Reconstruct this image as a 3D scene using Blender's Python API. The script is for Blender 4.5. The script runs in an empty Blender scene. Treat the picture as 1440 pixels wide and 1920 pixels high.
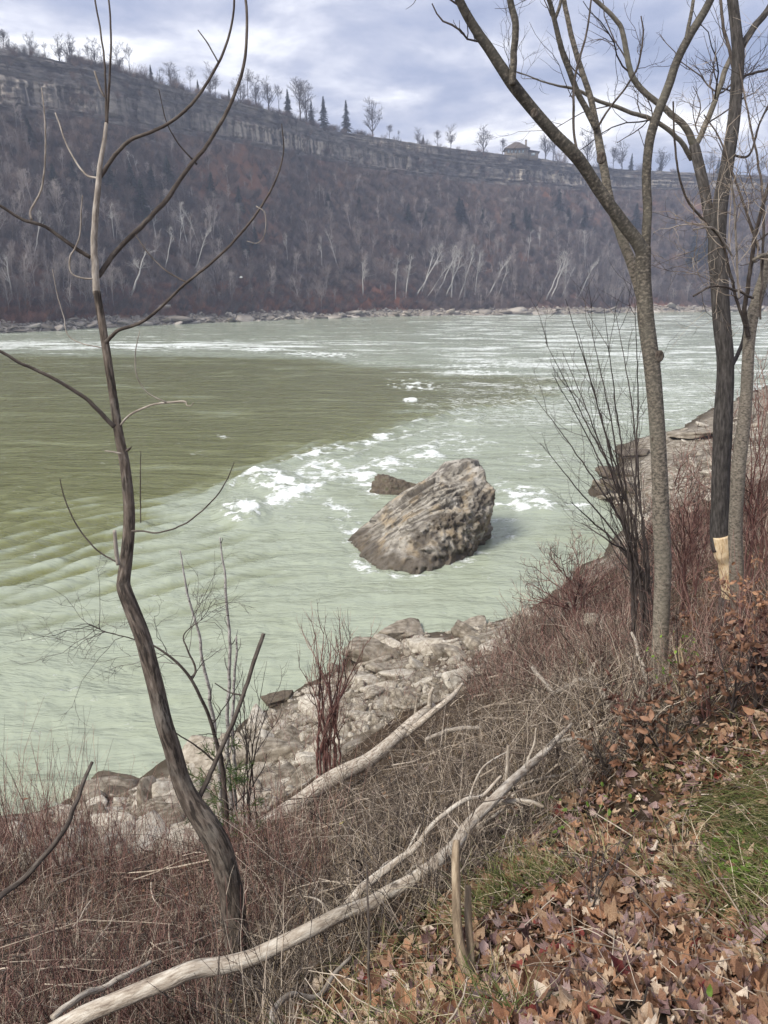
import bpy, bmesh, math, random
import numpy as np
from mathutils import Vector

S = bpy.context.scene
COL = S.collection
RNG = np.random.default_rng(11)
random.seed(5)
rad = math.radians

# ------------------------------------------------------------------ camera, sky, sun, exposure
F = 1387.0                      # focal length in photo pixels (1440 x 1920)
PITCH = rad(16.55)
CAMZ = 12.0
cam_data = bpy.data.cameras.new('camera'); cam = bpy.data.objects.new('camera', cam_data); COL.objects.link(cam)
cam.location = (0, 0, CAMZ); cam.rotation_euler = (rad(90) - PITCH, 0, 0)
cam_data.sensor_fit = 'VERTICAL'; cam_data.sensor_height = 36; cam_data.lens = 36 * F / 1920
cam_data.clip_start = 0.05; cam_data.clip_end = 6000
S.camera = cam
S.view_settings.view_transform = 'Standard'; S.view_settings.look = 'None'
S.view_settings.gamma = 1; S.view_settings.use_curve_mapping = False
S.view_settings.exposure = 0.9
S.render.film_transparent = False
try:
    S.cycles.use_denoising = True
    S.cycles.max_bounces = 5; S.cycles.diffuse_bounces = 2; S.cycles.glossy_bounces = 2
    S.cycles.volume_bounces = 0; S.cycles.transparent_max_bounces = 8
    S.cycles.use_adaptive_sampling = True; S.cycles.adaptive_threshold = 0.02
except Exception:
    pass

SUN_EL, SUN_AZ = rad(48), rad(-125)        # azimuth measured from +Y towards +X; the sun stands behind and to the left
sun_data = bpy.data.lights.new('sun', 'SUN'); sun = bpy.data.objects.new('sun', sun_data); COL.objects.link(sun)
sun_data.energy = 2.5; sun_data.angle = rad(20); sun_data.color = (1.0, 0.95, 0.86)
sd = Vector((math.cos(SUN_EL) * math.sin(SUN_AZ), math.cos(SUN_EL) * math.cos(SUN_AZ), math.sin(SUN_EL)))
sun.rotation_euler = sd.to_track_quat('Z', 'Y').to_euler()

world = bpy.data.worlds.new('World'); S.world = world; world.use_nodes = True
nt = world.node_tree; nt.nodes.clear()
def N(t, tree=None, **kw):
    n = (tree or nt).nodes.new(t)
    for k, v in kw.items(): setattr(n, k, v)
    return n
def ramp_set(n, stops, interp='LINEAR'):
    cr = n.color_ramp; cr.interpolation = interp
    while len(cr.elements) < len(stops): cr.elements.new(0.5)
    for e, (p, c) in zip(cr.elements, stops):
        e.position = p; e.color = (c[0], c[1], c[2], 1) if not isinstance(c, (int, float)) else (c, c, c, 1)
out = N('ShaderNodeOutputWorld'); bg = N('ShaderNodeBackground'); bg.inputs[1].default_value = 0.088
sky = N('ShaderNodeTexSky', sky_type='NISHITA'); sky.sun_disc = False
sky.sun_elevation = SUN_EL; sky.sun_rotation = SUN_AZ; sky.air_density = 1.2; sky.dust_density = 2.5
tc = N('ShaderNodeTexCoord')
sep = N('ShaderNodeSeparateXYZ'); nt.links.new(tc.outputs['Generated'], sep.inputs[0])
zc = N('ShaderNodeMath', operation='MAXIMUM'); nt.links.new(sep.outputs[2], zc.inputs[0]); zc.inputs[1].default_value = 0.0
zo = N('ShaderNodeMath', operation='ADD'); nt.links.new(zc.outputs[0], zo.inputs[0]); zo.inputs[1].default_value = 0.16
dx = N('ShaderNodeMath', operation='DIVIDE'); nt.links.new(sep.outputs[0], dx.inputs[0]); nt.links.new(zo.outputs[0], dx.inputs[1])
dy = N('ShaderNodeMath', operation='DIVIDE'); nt.links.new(sep.outputs[1], dy.inputs[0]); nt.links.new(zo.outputs[0], dy.inputs[1])
cb = N('ShaderNodeCombineXYZ'); nt.links.new(dx.outputs[0], cb.inputs[0]); nt.links.new(dy.outputs[0], cb.inputs[1])
n1 = N('ShaderNodeTexNoise'); n1.inputs['Scale'].default_value = 2.1; n1.inputs['Detail'].default_value = 8; n1.inputs['Roughness'].default_value = 0.55; n1.inputs['Distortion'].default_value = 0.25
n2 = N('ShaderNodeTexNoise'); n2.inputs['Scale'].default_value = 0.62; n2.inputs['Detail'].default_value = 4; n2.inputs['Roughness'].default_value = 0.5
mp = N('ShaderNodeMapping'); mp.inputs['Location'].default_value = (3.3, 1.7, 0); mp.inputs['Rotation'].default_value = (0, 0, 0.3)
nt.links.new(cb.outputs[0], mp.inputs[0]); nt.links.new(mp.outputs[0], n1.inputs['Vector']); nt.links.new(mp.outputs[0], n2.inputs['Vector'])
# cloud brightness: dull blue-violet bellies to bright breaks
r1 = N('ShaderNodeValToRGB')
ramp_set(r1, [(0.30, (2.3, 2.65, 3.9)), (0.42, (3.1, 3.4, 4.65)), (0.50, (4.1, 4.3, 5.35)), (0.57, (5.6, 5.7, 6.5)), (0.68, (8.8, 8.8, 9.2))])
mixf = N('ShaderNodeMath', operation='MULTIPLY_ADD'); nt.links.new(n2.outputs[0], mixf.inputs[0]); mixf.inputs[1].default_value = 0.8
sc1 = N('ShaderNodeMath', operation='MULTIPLY_ADD'); nt.links.new(n1.outputs[0], sc1.inputs[0]); sc1.inputs[1].default_value = 1.15; sc1.inputs[2].default_value = -0.48
nt.links.new(sc1.outputs[0], mixf.inputs[2]); nt.links.new(mixf.outputs[0], r1.inputs[0])
# brighter low band towards the horizon
rh = N('ShaderNodeValToRGB'); ramp_set(rh, [(0.0, (1.55, 1.45, 1.3)), (0.10, (1.15, 1.12, 1.08)), (0.24, (1, 1, 1)), (1.0, (1.15, 1.12, 1.05))])
nt.links.new(zc.outputs[0], rh.inputs[0])
mul = N('ShaderNodeMix', data_type='RGBA', blend_type='MULTIPLY'); mul.inputs[0].default_value = 1
nt.links.new(r1.outputs[0], mul.inputs[6]); nt.links.new(rh.outputs[0], mul.inputs[7])
mx = N('ShaderNodeMix', data_type='RGBA'); mx.inputs[0].default_value = 0.86
nt.links.new(sky.outputs[0], mx.inputs[6]); nt.links.new(mul.outputs[2], mx.inputs[7])
nt.links.new(mx.outputs[2], bg.inputs[0]); nt.links.new(bg.outputs[0], out.inputs[0])

# ------------------------------------------------------------------ projection helpers (photo pixel <-> place)
CP, SP = math.cos(PITCH), math.sin(PITCH)
def at_d(px, py, d):                       # point at depth d along the view axis
    cx = (np.asarray(px, float) - 720) / F; cy = (960 - np.asarray(py, float)) / F; d = np.asarray(d, float)
    return np.stack([cx * d, (CP + cy * SP) * d, CAMZ + (cy * CP - SP) * d], -1)
def at_Y(px, py, Y):
    cy = (960 - np.asarray(py, float)) / F
    return at_d(px, py, np.asarray(Y, float) / (CP + cy * SP))
def at_z(px, py, z):
    cy = (960 - np.asarray(py, float)) / F
    return at_d(px, py, (np.asarray(z, float) - CAMZ) / (cy * CP - SP))
def to_px(P):
    P = np.asarray(P, float); x = P[..., 0]; y = P[..., 1]; z = P[..., 2] - CAMZ
    d = np.maximum(y * CP - z * SP, 1e-3); u = y * SP + z * CP
    return 720 + F * x / d, 960 - F * u / d, d
def inside(px, py, poly):
    poly = np.asarray(poly, float); c = np.zeros(np.shape(px), bool); n = len(poly)
    for i in range(n):
        x1, y1 = poly[i]; x2, y2 = poly[(i + 1) % n]
        if y1 == y2: continue
        t = ((y1 > py) != (y2 > py)) & (px < (x2 - x1) * (py - y1) / (y2 - y1) + x1)
        c ^= t
    return c

# ------------------------------------------------------------------ noise
def _h(ix, iy, iz):
    n = (ix.astype(np.int64) * 73856093) ^ (iy.astype(np.int64) * 19349663) ^ (iz.astype(np.int64) * 83492791)
    n = (n ^ (n >> 13)) * 1274126177 & 0x7fffffff
    n = (n ^ (n >> 15)) * 2246822519 & 0x7fffffff
    return (n & 0xffff) / 32767.5 - 1.0
def vn(p):
    p = np.asarray(p, float); i = np.floor(p).astype(np.int64); f = p - i; f = f * f * (3 - 2 * f)
    r = 0
    for a in (0, 1):
        wa = f[..., 0] if a else 1 - f[..., 0]
        for b in (0, 1):
            wb = f[..., 1] if b else 1 - f[..., 1]
            for c in (0, 1):
                wc = f[..., 2] if c else 1 - f[..., 2]
                r = r + wa * wb * wc * _h(i[..., 0] + a, i[..., 1] + b, i[..., 2] + c)
    return r
def fbm(p, o=4, g=0.5, l=2.1):
    p = np.asarray(p, float); s = 0; a = 1.0; t = 0
    for k in range(o):
        s = s + a * vn(p + 17.3 * k); t += a; a *= g; p = p * l
    return s / t
def n2(x, y, s, z=0.0, o=3):
    return fbm(np.stack([x * s, y * s, np.full(np.shape(x), z)], -1), o)

# ------------------------------------------------------------------ mesh building
def mesh_from(name, V, quads=None, tris=None, mats=(), smooth=True, attrs=None):
    me = bpy.data.meshes.new(name)
    V = np.asarray(V, np.float32).reshape(-1, 3)
    qs = np.zeros((0, 4), np.int32) if quads is None or len(quads) == 0 else np.asarray(quads, np.int32)
    ts = np.zeros((0, 3), np.int32) if tris is None or len(tris) == 0 else np.asarray(tris, np.int32)
    me.vertices.add(len(V)); me.vertices.foreach_set('co', V.ravel())
    nl = len(qs) * 4 + len(ts) * 3
    me.loops.add(nl); me.loops.foreach_set('vertex_index', np.concatenate([qs.ravel(), ts.ravel()]))
    me.polygons.add(len(qs) + len(ts))
    st = np.concatenate([np.arange(len(qs)) * 4, len(qs) * 4 + np.arange(len(ts)) * 3]).astype(np.int32)
    me.polygons.foreach_set('loop_start', st)
    me.update(calc_edges=True)
    if smooth: me.polygons.foreach_set('use_smooth', np.ones(len(me.polygons), bool))
    for k, a in (attrs or {}).items():
        a = np.asarray(a, np.float32)
        if a.ndim == 1:
            at = me.attributes.new(k, 'FLOAT', 'POINT'); at.data.foreach_set('value', a)
        else:
            at = me.attributes.new(k, 'FLOAT_VECTOR', 'POINT'); at.data.foreach_set('vector', a.ravel())
    for m in mats: me.materials.append(m)
    return me
def link(name, me, parent=None, loc=None):
    o = bpy.data.objects.new(name, me); COL.objects.link(o)
    if parent is not None: o.parent = parent
    if loc is not None: o.location = loc
    return o
def tag(o, label=None, cat=None, group=None, kind=None):
    if label: o['label'] = label
    if cat: o['category'] = cat
    if group: o['group'] = group
    if kind: o['kind'] = kind
    return o
def empty(name, loc=(0, 0, 0)):
    o = bpy.data.objects.new(name, None); COL.objects.link(o); o.location = loc; o.empty_display_size = 0.2
    return o

class Geo:
    def __init__(s): s.V = []; s.Q = []; s.T = []; s.B = []; s.C = []; s.n = 0
    def add(s, V, Q=None, T=None, bk=None, tint=0.5):
        V = np.asarray(V, float).reshape(-1, 3); k = len(V)
        if Q is not None and len(Q): s.Q.append(np.asarray(Q) + s.n)
        if T is not None and len(T): s.T.append(np.asarray(T) + s.n)
        s.V.append(V); s.B.append(V if bk is None else bk)
        s.C.append(np.broadcast_to(np.asarray(tint, float), (k,))); s.n += k
        return s
    def mesh(s, name, mats, smooth=True, origin=None):
        V = np.concatenate(s.V)
        if origin is not None: V = V - np.asarray(origin)
        return mesh_from(name, V, np.concatenate(s.Q) if s.Q else None, np.concatenate(s.T) if s.T else None,
                         mats if isinstance(mats, (list, tuple)) else [mats], smooth, {'bk': np.concatenate(s.B), 'tint': np.concatenate(s.C)})

def strands(g, P, R, sides=3, tint=None, rough=0.0, cap=True):
    """tubes along P[N,K,3] with radii R[N,K]"""
    P = np.asarray(P, float); R = np.asarray(R, float); n, K = R.shape
    T = np.gradient(P, axis=1); T /= np.linalg.norm(T, axis=-1, keepdims=True) + 1e-9
    mean = T.mean(1); ax = np.argmin(np.abs(mean), axis=1); ref = np.zeros((n, 3)); ref[np.arange(n), ax] = 1
    A = np.cross(T, ref[:, None, :]); A /= np.linalg.norm(A, axis=-1, keepdims=True) + 1e-9
    B = np.cross(A, T)
    an = np.arange(sides) * 2 * np.pi / sides
    ca, sa = np.cos(an), np.sin(an)
    seg = np.linalg.norm(np.diff(P, axis=1), axis=-1); L = np.concatenate([np.zeros((n, 1)), np.cumsum(seg, 1)], 1)
    off = RNG.random(n) * 50
    bk = np.stack([ca * R[..., None], sa * R[..., None], np.broadcast_to((L + off[:, None])[..., None], (n, K, sides))], -1)
    RR = R[..., None] * np.ones(sides)
    if rough > 0:
        q = bk.copy(); q[..., :2] /= (R[..., None, None] + 1e-6); 
        q[..., 0:2] *= 2.6; q[..., 2] = q[..., 2] / np.maximum(R.max(), 1e-4) * 0.13
        q2 = q.copy(); q2[..., 2] *= 0.35; q2[..., :2] *= 1.0
        w = fbm(q, 3) * 0.6 + (1 - np.abs(fbm(q2 * 1.4 + 9, 3)) * 2.5) * 0.5
        RR = RR * (1 + rough * w)
    V = P[:, :, None, :] + RR[..., None] * (ca[:, None] * A[:, :, None, :] + sa[:, None] * B[:, :, None, :])
    idx = np.arange(n * K * sides).reshape(n, K, sides)
    a = idx[:, :-1, :]; b = np.roll(idx, -1, axis=2)[:, :-1, :]; c = np.roll(idx, -1, axis=2)[:, 1:, :]; d = idx[:, 1:, :]
    Q = np.stack([a, b, c, d], -1).reshape(-1, 4)
    if tint is None: tint = RNG.random(n)
    tint = np.asarray(tint, float)
    if tint.ndim == 2: tv = np.repeat(tint.ravel(), sides); tint = tint.mean(1)
    else: tv = np.repeat(np.broadcast_to(tint, (n,)), K * sides)
    g.add(V, Q, None, bk.reshape(-1, 3), tv)
    if cap and sides >= 5:
        for e, r in ((0, 1), (K - 1, -1)):
            cen = P[:, e]; base = g.n; g.add(cen, None, None, None if False else np.stack([np.zeros(n), np.zeros(n), L[:, e] + off], -1), np.broadcast_to(tint, (n,)))
            tri = []
            i0 = base - n * K * sides - (n if e else 0)
            for k in range(n):
                ring = i0 + (k * K + e) * sides + np.arange(sides)
                nx = np.roll(ring, -1)
                tri.append(np.stack([ring, nx, np.full(sides, base + k)] if r < 0 else [nx, ring, np.full(sides, base + k)], -1))
            g.T.append(np.concatenate(tri))
    return g

def resample(P, R, step=None, n=None):
    """Catmull-Rom through the points, evenly stepped"""
    P = np.asarray(P, float); R = np.asarray(R, float)
    Pp = np.vstack([2 * P[0] - P[1], P, 2 * P[-1] - P[-2]]); out = []; ro = []
    for i in range(len(P) - 1):
        p0, p1, p2, p3 = Pp[i:i + 4]
        t = np.linspace(0, 1, 12, endpoint=False)[:, None]
        out.append(0.5 * (2 * p1 + (p2 - p0) * t + (2 * p0 - 5 * p1 + 4 * p2 - p3) * t ** 2 + (3 * p1 - p0 - 3 * p2 + p3) * t ** 3))
        ro.append(R[i] + (R[i + 1] - R[i]) * t[:, 0])
    out.append(P[-1:]); ro.append(R[-1:])
    Q = np.vstack(out); r = np.concatenate(ro)
    L = np.concatenate([[0], np.cumsum(np.linalg.norm(np.diff(Q, axis=0), axis=1))])
    if n is None: n = max(4, int(L[-1] / step) + 1)
    s = np.linspace(0, L[-1], n)
    return np.stack([np.interp(s, L, Q[:, k]) for k in range(3)], -1), np.interp(s, L, r)

def wobble(P, R, wob):
    L = np.concatenate([[0], np.cumsum(np.linalg.norm(np.diff(P, axis=0), axis=1))]) / max(R.mean(), 1e-4); P = P.copy()
    for k in range(3):
        c = RNG.random() * 90; P[:, k] += wob * R * (vn(np.stack([L / 11, L * 0 + c, L * 0], -1)) + .35 * vn(np.stack([L / 4, L * 0 + c, L * 0 + 5], -1)))
    return P
WS = 1.0
def limb(g, pts, Y, sides=10, step=None, rough=0.06, wob=0.0, tint=0.5, ground=None):
    """pts: (px, py, width_px) in the photo; Y: place depth (number or one per point)"""
    a = np.array(pts, float)
    if a[-1, 1] < -10 or a[-1, 0] > 1460 or a[-1, 0] < -50:      # run on and taper off beyond the picture
        dv = (a[-1, :2] - a[-2, :2]); dv = dv / (np.linalg.norm(dv) + 1e-6)
        n_ = np.array([[*(a[-1, :2] + dv * 90 + (8, 0)), a[-1, 2] * .7], [*(a[-1, :2] + dv * 200 + (-14, 0)), a[-1, 2] * .35], [*(a[-1, :2] + dv * 290), 1.0]])
        if a[0, 1] > a[-1, 1]: Y = list(np.interp(np.linspace(0, 1, len(a)), np.linspace(0, 1, np.size(Y)), np.atleast_1d(Y)))[:len(a)] + [np.atleast_1d(Y)[-1]] * 3; a = np.vstack([a, n_])
    Yv = np.broadcast_to(np.asarray(Y, float), (len(a),)) if np.ndim(Y) < 1 or len(Y) == len(a) else np.interp(np.linspace(0, 1, len(a)), np.linspace(0, 1, len(Y)), Y)
    P = at_Y(a[:, 0], a[:, 1], Yv); _, _, d = to_px(P); R = a[:, 2] / 2 / F * d * WS
    if ground is not None:
        gz = ground(P[0, 0], P[0, 1]) - 0.25
        if P[0, 2] > gz:
            P = np.vstack([[P[0, 0], P[0, 1], gz], P]); R = np.concatenate([[R[0] * 1.25], R])
    P, R = resample(P, R, step=step or max(0.012, R.mean() * 0.7))
    if wob: P = wobble(P, R, wob)
    strands(g, P[None], R[None], sides, tint=np.interp(np.linspace(0, 1, len(P)), [0, 1], [tint, tint] if np.ndim(tint) == 0 else tint)[None], rough=rough)
    return P, R

def norm(v): return v / (np.linalg.norm(v, axis=-1, keepdims=True) + 1e-9)
def grow(P, R, n, length, ang=(30, 60), up=0.15, wig=0.12, K=5, t0=0.25, t1=1.0, rr=0.55, rmin=0.0, tip=0.35, taper_len=0.5, per=None):
    """n children on every strand of P[N,K,3]"""
    P = np.asarray(P, float); R = np.asarray(R, float); M, KP, _ = P.shape
    idx = np.repeat(np.arange(M), n) if per is None else RNG.choice(M, size=per, p=None)
    t = t0 + (t1 - t0) * RNG.random(len(idx)); f = t * (KP - 1); i = np.minimum(f.astype(int), KP - 2); w = (f - i)[:, None]
    p0 = P[idx, i] * (1 - w) + P[idx, i + 1] * w; T = norm(P[idx, i + 1] - P[idx, i])
    r0 = R[idx, i] * (1 - w[:, 0]) + R[idx, i + 1] * w[:, 0]
    q = norm(np.cross(T, RNG.normal(size=T.shape)))
    a = np.radians(ang[0] + (ang[1] - ang[0]) * RNG.random(len(idx)))[:, None]
    d = norm(np.cos(a) * T + np.sin(a) * q)
    L = length * (0.55 + 0.9 * RNG.random(len(idx))) * (1 - taper_len * (t - t0) / max(t1 - t0, 1e-6))
    pts = [p0]; st = (L / (K - 1))[:, None]
    for k in range(K - 1):
        d = norm(d + wig * RNG.normal(size=d.shape) + np.array([0, 0, up])); pts.append(pts[-1] + d * st)
    C = np.stack(pts, 1); rs = np.maximum(r0 * rr, rmin)
    CR = rs[:, None] * np.linspace(1, tip, K)
    return C, CR
# ------------------------------------------------------------------ materials
def mat(name, stops, scale=6, detail=6, bump=0.3, bscale=None, rough=0.85, coord='obj', stretch=(1, 1, 1), tint=0.0, bdist=0.02, spec=0.25, layers=None, objrand=0.0, translucent=0.0):
    """noise-coloured surface; coord 'obj' or 'bk' (cylinder coordinates of a stem)"""
    m = bpy.data.materials.new(name); m.use_nodes = True; t = m.node_tree; t.nodes.clear()
    o = N('ShaderNodeOutputMaterial', t); b = N('ShaderNodeBsdfPrincipled', t); L = t.links.new
    b.inputs['Roughness'].default_value = rough; b.inputs['Specular IOR Level'].default_value = spec
    if coord == 'bk':
        c = N('ShaderNodeAttribute', t); c.attribute_name = 'bk'; cv = c.outputs['Vector']
    elif coord == 'world':
        c = N('ShaderNodeNewGeometry', t); cv = c.outputs['Position']
    else:
        c = N('ShaderNodeTexCoord', t); cv = c.outputs['Object']
    mp = N('ShaderNodeMapping', t); mp.inputs['Scale'].default_value = stretch; L(cv, mp.inputs[0])
    n = N('ShaderNodeTexNoise', t); n.inputs['Scale'].default_value = scale; n.inputs['Detail'].default_value = detail; n.inputs['Roughness'].default_value = 0.62
    L(mp.outputs[0], n.inputs['Vector'])
    fac = n.outputs[0]
    if tint:
        a = N('ShaderNodeAttribute', t); a.attribute_name = 'tint'
        ma = N('ShaderNodeMath', t, operation='MULTIPLY_ADD'); L(a.outputs['Fac'], ma.inputs[0]); ma.inputs[1].default_value = tint
        sb = N('ShaderNodeMath', t, operation='SUBTRACT'); L(fac, sb.inputs[0]); sb.inputs[1].default_value = tint / 2; L(sb.outputs[0], ma.inputs[2]); fac = ma.outputs[0]
    if objrand:
        a = N('ShaderNodeObjectInfo', t)
        ma = N('ShaderNodeMath', t, operation='MULTIPLY_ADD'); L(a.outputs['Random'], ma.inputs[0]); ma.inputs[1].default_value = objrand
        sb = N('ShaderNodeMath', t, operation='SUBTRACT'); L(fac, sb.inputs[0]); sb.inputs[1].default_value = objrand / 2; L(sb.outputs[0], ma.inputs[2]); fac = ma.outputs[0]
    r = N('ShaderNodeValToRGB', t); ramp_set(r, stops); L(fac, r.inputs[0])
    col = r.outputs[0]
    for (sc, str2, lo, hi, c2, amt) in (layers or []):
        mp2 = N('ShaderNodeMapping', t); mp2.inputs['Scale'].default_value = str2; L(cv, mp2.inputs[0])
        nn = N('ShaderNodeTexNoise', t); nn.inputs['Scale'].default_value = sc; nn.inputs['Detail'].default_value = 5; nn.inputs['Roughness'].default_value = 0.6; L(mp2.outputs[0], nn.inputs['Vector'])
        mr = N('ShaderNodeMapRange', t); mr.inputs[1].default_value = lo; mr.inputs[2].default_value = hi; mr.inputs[4].default_value = amt; L(nn.outputs[0], mr.inputs[0])
        mi = N('ShaderNodeMix', t, data_type='RGBA'); L(mr.outputs[0], mi.inputs[0]); L(col, mi.inputs[6]); mi.inputs[7].default_value = (*c2, 1); col = mi.outputs[2]
    L(col, b.inputs['Base Color'])
    if bump:
        n3 = N('ShaderNodeTexNoise', t); n3.inputs['Scale'].default_value = bscale or scale * 2.5; n3.inputs['Detail'].default_value = 8; n3.inputs['Roughness'].default_value = 0.68
        L(mp.outputs[0], n3.inputs['Vector'])
        bp = N('ShaderNodeBump', t); bp.inputs['Strength'].default_value = bump; bp.inputs['Distance'].default_value = bdist; L(n3.outputs[0], bp.inputs['Height']); L(bp.outputs[0], b.inputs['Normal'])
    if translucent:
        tr = N('ShaderNodeBsdfTranslucent', t); L(col, tr.inputs[0]); ms = N('ShaderNodeMixShader', t); ms.inputs[0].default_value = translucent
        L(b.outputs[0], ms.inputs[1]); L(tr.outputs[0], ms.inputs[2]); L(ms.outputs[0], o.inputs[0])
    else: L(b.outputs[0], o.inputs[0])
    return m

M = {}
M['bark_furrow'] = mat('bark_furrowed', [(0.25, (.02, .016, .012)), (0.45, (.085, .066, .052)), (0.6, (.16, .13, .105)), (0.78, (.27, .235, .20))], scale=16, bump=0.9, bdist=0.012, bscale=26, coord='bk', stretch=(4, 4, 0.8), layers=[(5, (1, 1, 1), .52, .7, (.30, .28, .24), .5), (30, (1.7, 1.7, .28), .53, .60, (.025, .02, .016), .85)])
M['bark_young'] = mat('bark_young_dark', [(0.3, (.03, .024, .02)), (0.5, (.075, .06, .05)), (0.7, (.14, .12, .10))], scale=25, bump=0.5, bdist=0.005, coord='bk', stretch=(2, 2, 0.6), tint=.15)
M['bark_pale'] = mat('bark_weathered_pale', [(0.3, (.13, .105, .085)), (0.5, (.28, .245, .205)), (0.7, (.43, .39, .34))], scale=22, bump=0.5, bdist=0.006, coord='bk', stretch=(2.5, 2.5, 0.7), tint=.1, layers=[(7, (1, 1, .6), .56, .66, (.09, .075, .06), .8)])
M['bark_log'] = mat('bark_log_mottled', [(0.3, (.17, .13, .10)), (0.47, (.42, .36, .29)), (0.62, (.58, .53, .45)), (.8, (.66, .62, .55))], scale=26, bump=0.8, bdist=0.010, coord='bk', stretch=(2.0, 2.0, 0.5), layers=[(16, (1, 1, .35), .62, .67, (.05, .04, .032), .85), (45, (1, 1, .12), .58, .64, (.14, .11, .085), .7), (3, (1, 1, .5), .5, .7, (.28, .23, .17), .5)])
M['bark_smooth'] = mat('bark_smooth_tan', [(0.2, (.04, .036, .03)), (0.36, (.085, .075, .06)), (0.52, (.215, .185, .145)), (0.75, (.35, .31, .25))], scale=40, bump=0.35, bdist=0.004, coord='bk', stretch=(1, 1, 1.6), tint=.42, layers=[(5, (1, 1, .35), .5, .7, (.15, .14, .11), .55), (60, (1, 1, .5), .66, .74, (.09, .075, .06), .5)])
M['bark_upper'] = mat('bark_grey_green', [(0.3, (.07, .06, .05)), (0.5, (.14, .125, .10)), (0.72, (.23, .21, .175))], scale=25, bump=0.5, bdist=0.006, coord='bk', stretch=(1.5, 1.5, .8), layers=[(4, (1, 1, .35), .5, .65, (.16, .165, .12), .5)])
M['bark_dark'] = mat('bark_dark_ridged', [(0.3, (.02, .018, .017)), (0.5, (.065, .058, .052)), (0.7, (.13, .118, .108))], scale=14, bump=1.0, bdist=0.015, coord='bk', stretch=(3.5, 3.5, .7))
M['bark_birch'] = mat('bark_birch', [(0.3, (.16, .14, .125)), (0.5, (.36, .335, .31)), (0.7, (.52, .49, .46))], scale=20, bump=0.4, bdist=0.004, coord='bk', layers=[(18, (.5, .5, 2.2), .56, .62, (.05, .042, .038), .85)])
M['gnawed'] = mat('gnawed_wood', [(0.3, (.45, .28, .13)), (0.5, (.68, .52, .32)), (0.7, (.80, .68, .48))], scale=12, bump=0.7, bdist=0.01, coord='bk', stretch=(3, 3, 1))
M['cutwood'] = mat('cut_wood', [(0.3, (.10, .075, .05)), (0.5, (.24, .18, .12)), (0.7, (.42, .34, .24))], scale=20, bump=0.6, bdist=.005, coord='bk', stretch=(3, 3, .6))
M['twig_grey'] = mat('twig_grey', [(0.1, (.035, .027, .022)), (0.35, (.11, .085, .068)), (0.6, (.26, .205, .155)), (0.9, (.54, .46, .37))], scale=3, bump=0, coord='bk', tint=.9)
M['twig_red'] = mat('twig_red', [(0.1, (.03, .015, .013)), (0.35, (.085, .04, .035)), (0.6, (.20, .10, .085)), (0.92, (.40, .26, .21))], scale=3, bump=0, coord='bk', tint=.9)
M['twig_dark'] = mat('twig_dark', [(0.2, (.025, .02, .018)), (0.5, (.06, .048, .043)), (0.9, (.12, .10, .09))], scale=3, bump=0, coord='bk', tint=.8)
M['straw'] = mat('dry_straw', [(0.1, (.15, .10, .05)), (0.4, (.30, .22, .13)), (0.65, (.46, .37, .24)), (0.95, (.60, .52, .38))], scale=3, bump=0, coord='bk', tint=.9)
M['grass'] = mat('green_grass', [(0.1, (.05, .065, .02)), (0.4, (.10, .125, .035)), (0.65, (.20, .215, .075)), (0.95, (.38, .34, .17))], scale=3, bump=0, coord='bk', tint=.9, translucent=.2)
M['weed'] = mat('weed_leaf', [(0.3, (.07, .13, .02)), (0.5, (.13, .22, .035)), (0.7, (.22, .32, .06))], scale=8, bump=.3, bdist=.002, tint=.4, translucent=.25)
M['cedar'] = mat('cedar_green', [(0.2, (.03, .05, .015)), (0.5, (.06, .095, .03)), (0.8, (.12, .15, .05))], scale=8, bump=0, tint=.5)
LEAFC = {'tan': [(0.25, (.22, .125, .07)), (0.5, (.33, .22, .14)), (0.75, (.50, .37, .26))],
         'orange': [(0.25, (.15, .07, .04)), (0.5, (.27, .135, .075)), (0.75, (.40, .23, .135))],
         'brown': [(0.25, (.10, .05, .03)), (0.5, (.19, .10, .06)), (0.75, (.29, .17, .11))],
         'mauve': [(0.25, (.13, .075, .07)), (0.5, (.24, .15, .14)), (0.75, (.37, .27, .25))],
         'pale': [(0.25, (.36, .26, .18)), (0.5, (.52, .42, .32)), (0.75, (.64, .55, .45))],
         'darkred': [(0.25, (.03, .014, .012)), (0.5, (.08, .035, .028)), (0.75, (.15, .075, .055))],
         'red': [(0.25, (.09, .02, .02)), (0.5, (.16, .035, .03)), (0.75, (.24, .06, .045))],
         'green': [(0.25, (.08, .13, .02)), (0.5, (.16, .23, .04)), (0.75, (.26, .33, .09))],
         'yellow': [(0.25, (.45, .38, .05)), (0.5, (.62, .56, .08)), (0.75, (.72, .68, .2))]}
for k, v in LEAFC.items():
    M['leaf_' + k] = mat('leaf_' + k, v, scale=14, bump=0.35, bdist=.003, bscale=40, rough=.7, tint=.5, objrand=.5, translucent=.12)
M['rock_river'] = mat('river_rock', [(0.25, (.07, .062, .05)), (0.42, (.20, .18, .15)), (0.55, (.33, .305, .26)), (0.75, (.50, .47, .42))], scale=1.6, detail=10, bump=0.8, bdist=.06, bscale=7, rough=.85,
    layers=[(5, (1, 1, 1), .56, .64, (.06, .05, .038), .75), (1.1, (1, 1, 1), .50, .64, (.34, .25, .14), .55)])
M['rock_pale'] = mat('pale_stone', [(0.25, (.11, .09, .065)), (0.45, (.27, .235, .185)), (0.6, (.40, .36, .295)), (0.8, (.58, .54, .46))], scale=3, detail=8, bump=.6, bdist=.03, bscale=14, objrand=.35, tint=.35,
    layers=[(2.2, (1, 1, 1), .55, .68, (.20, .165, .12), .6)])
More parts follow.
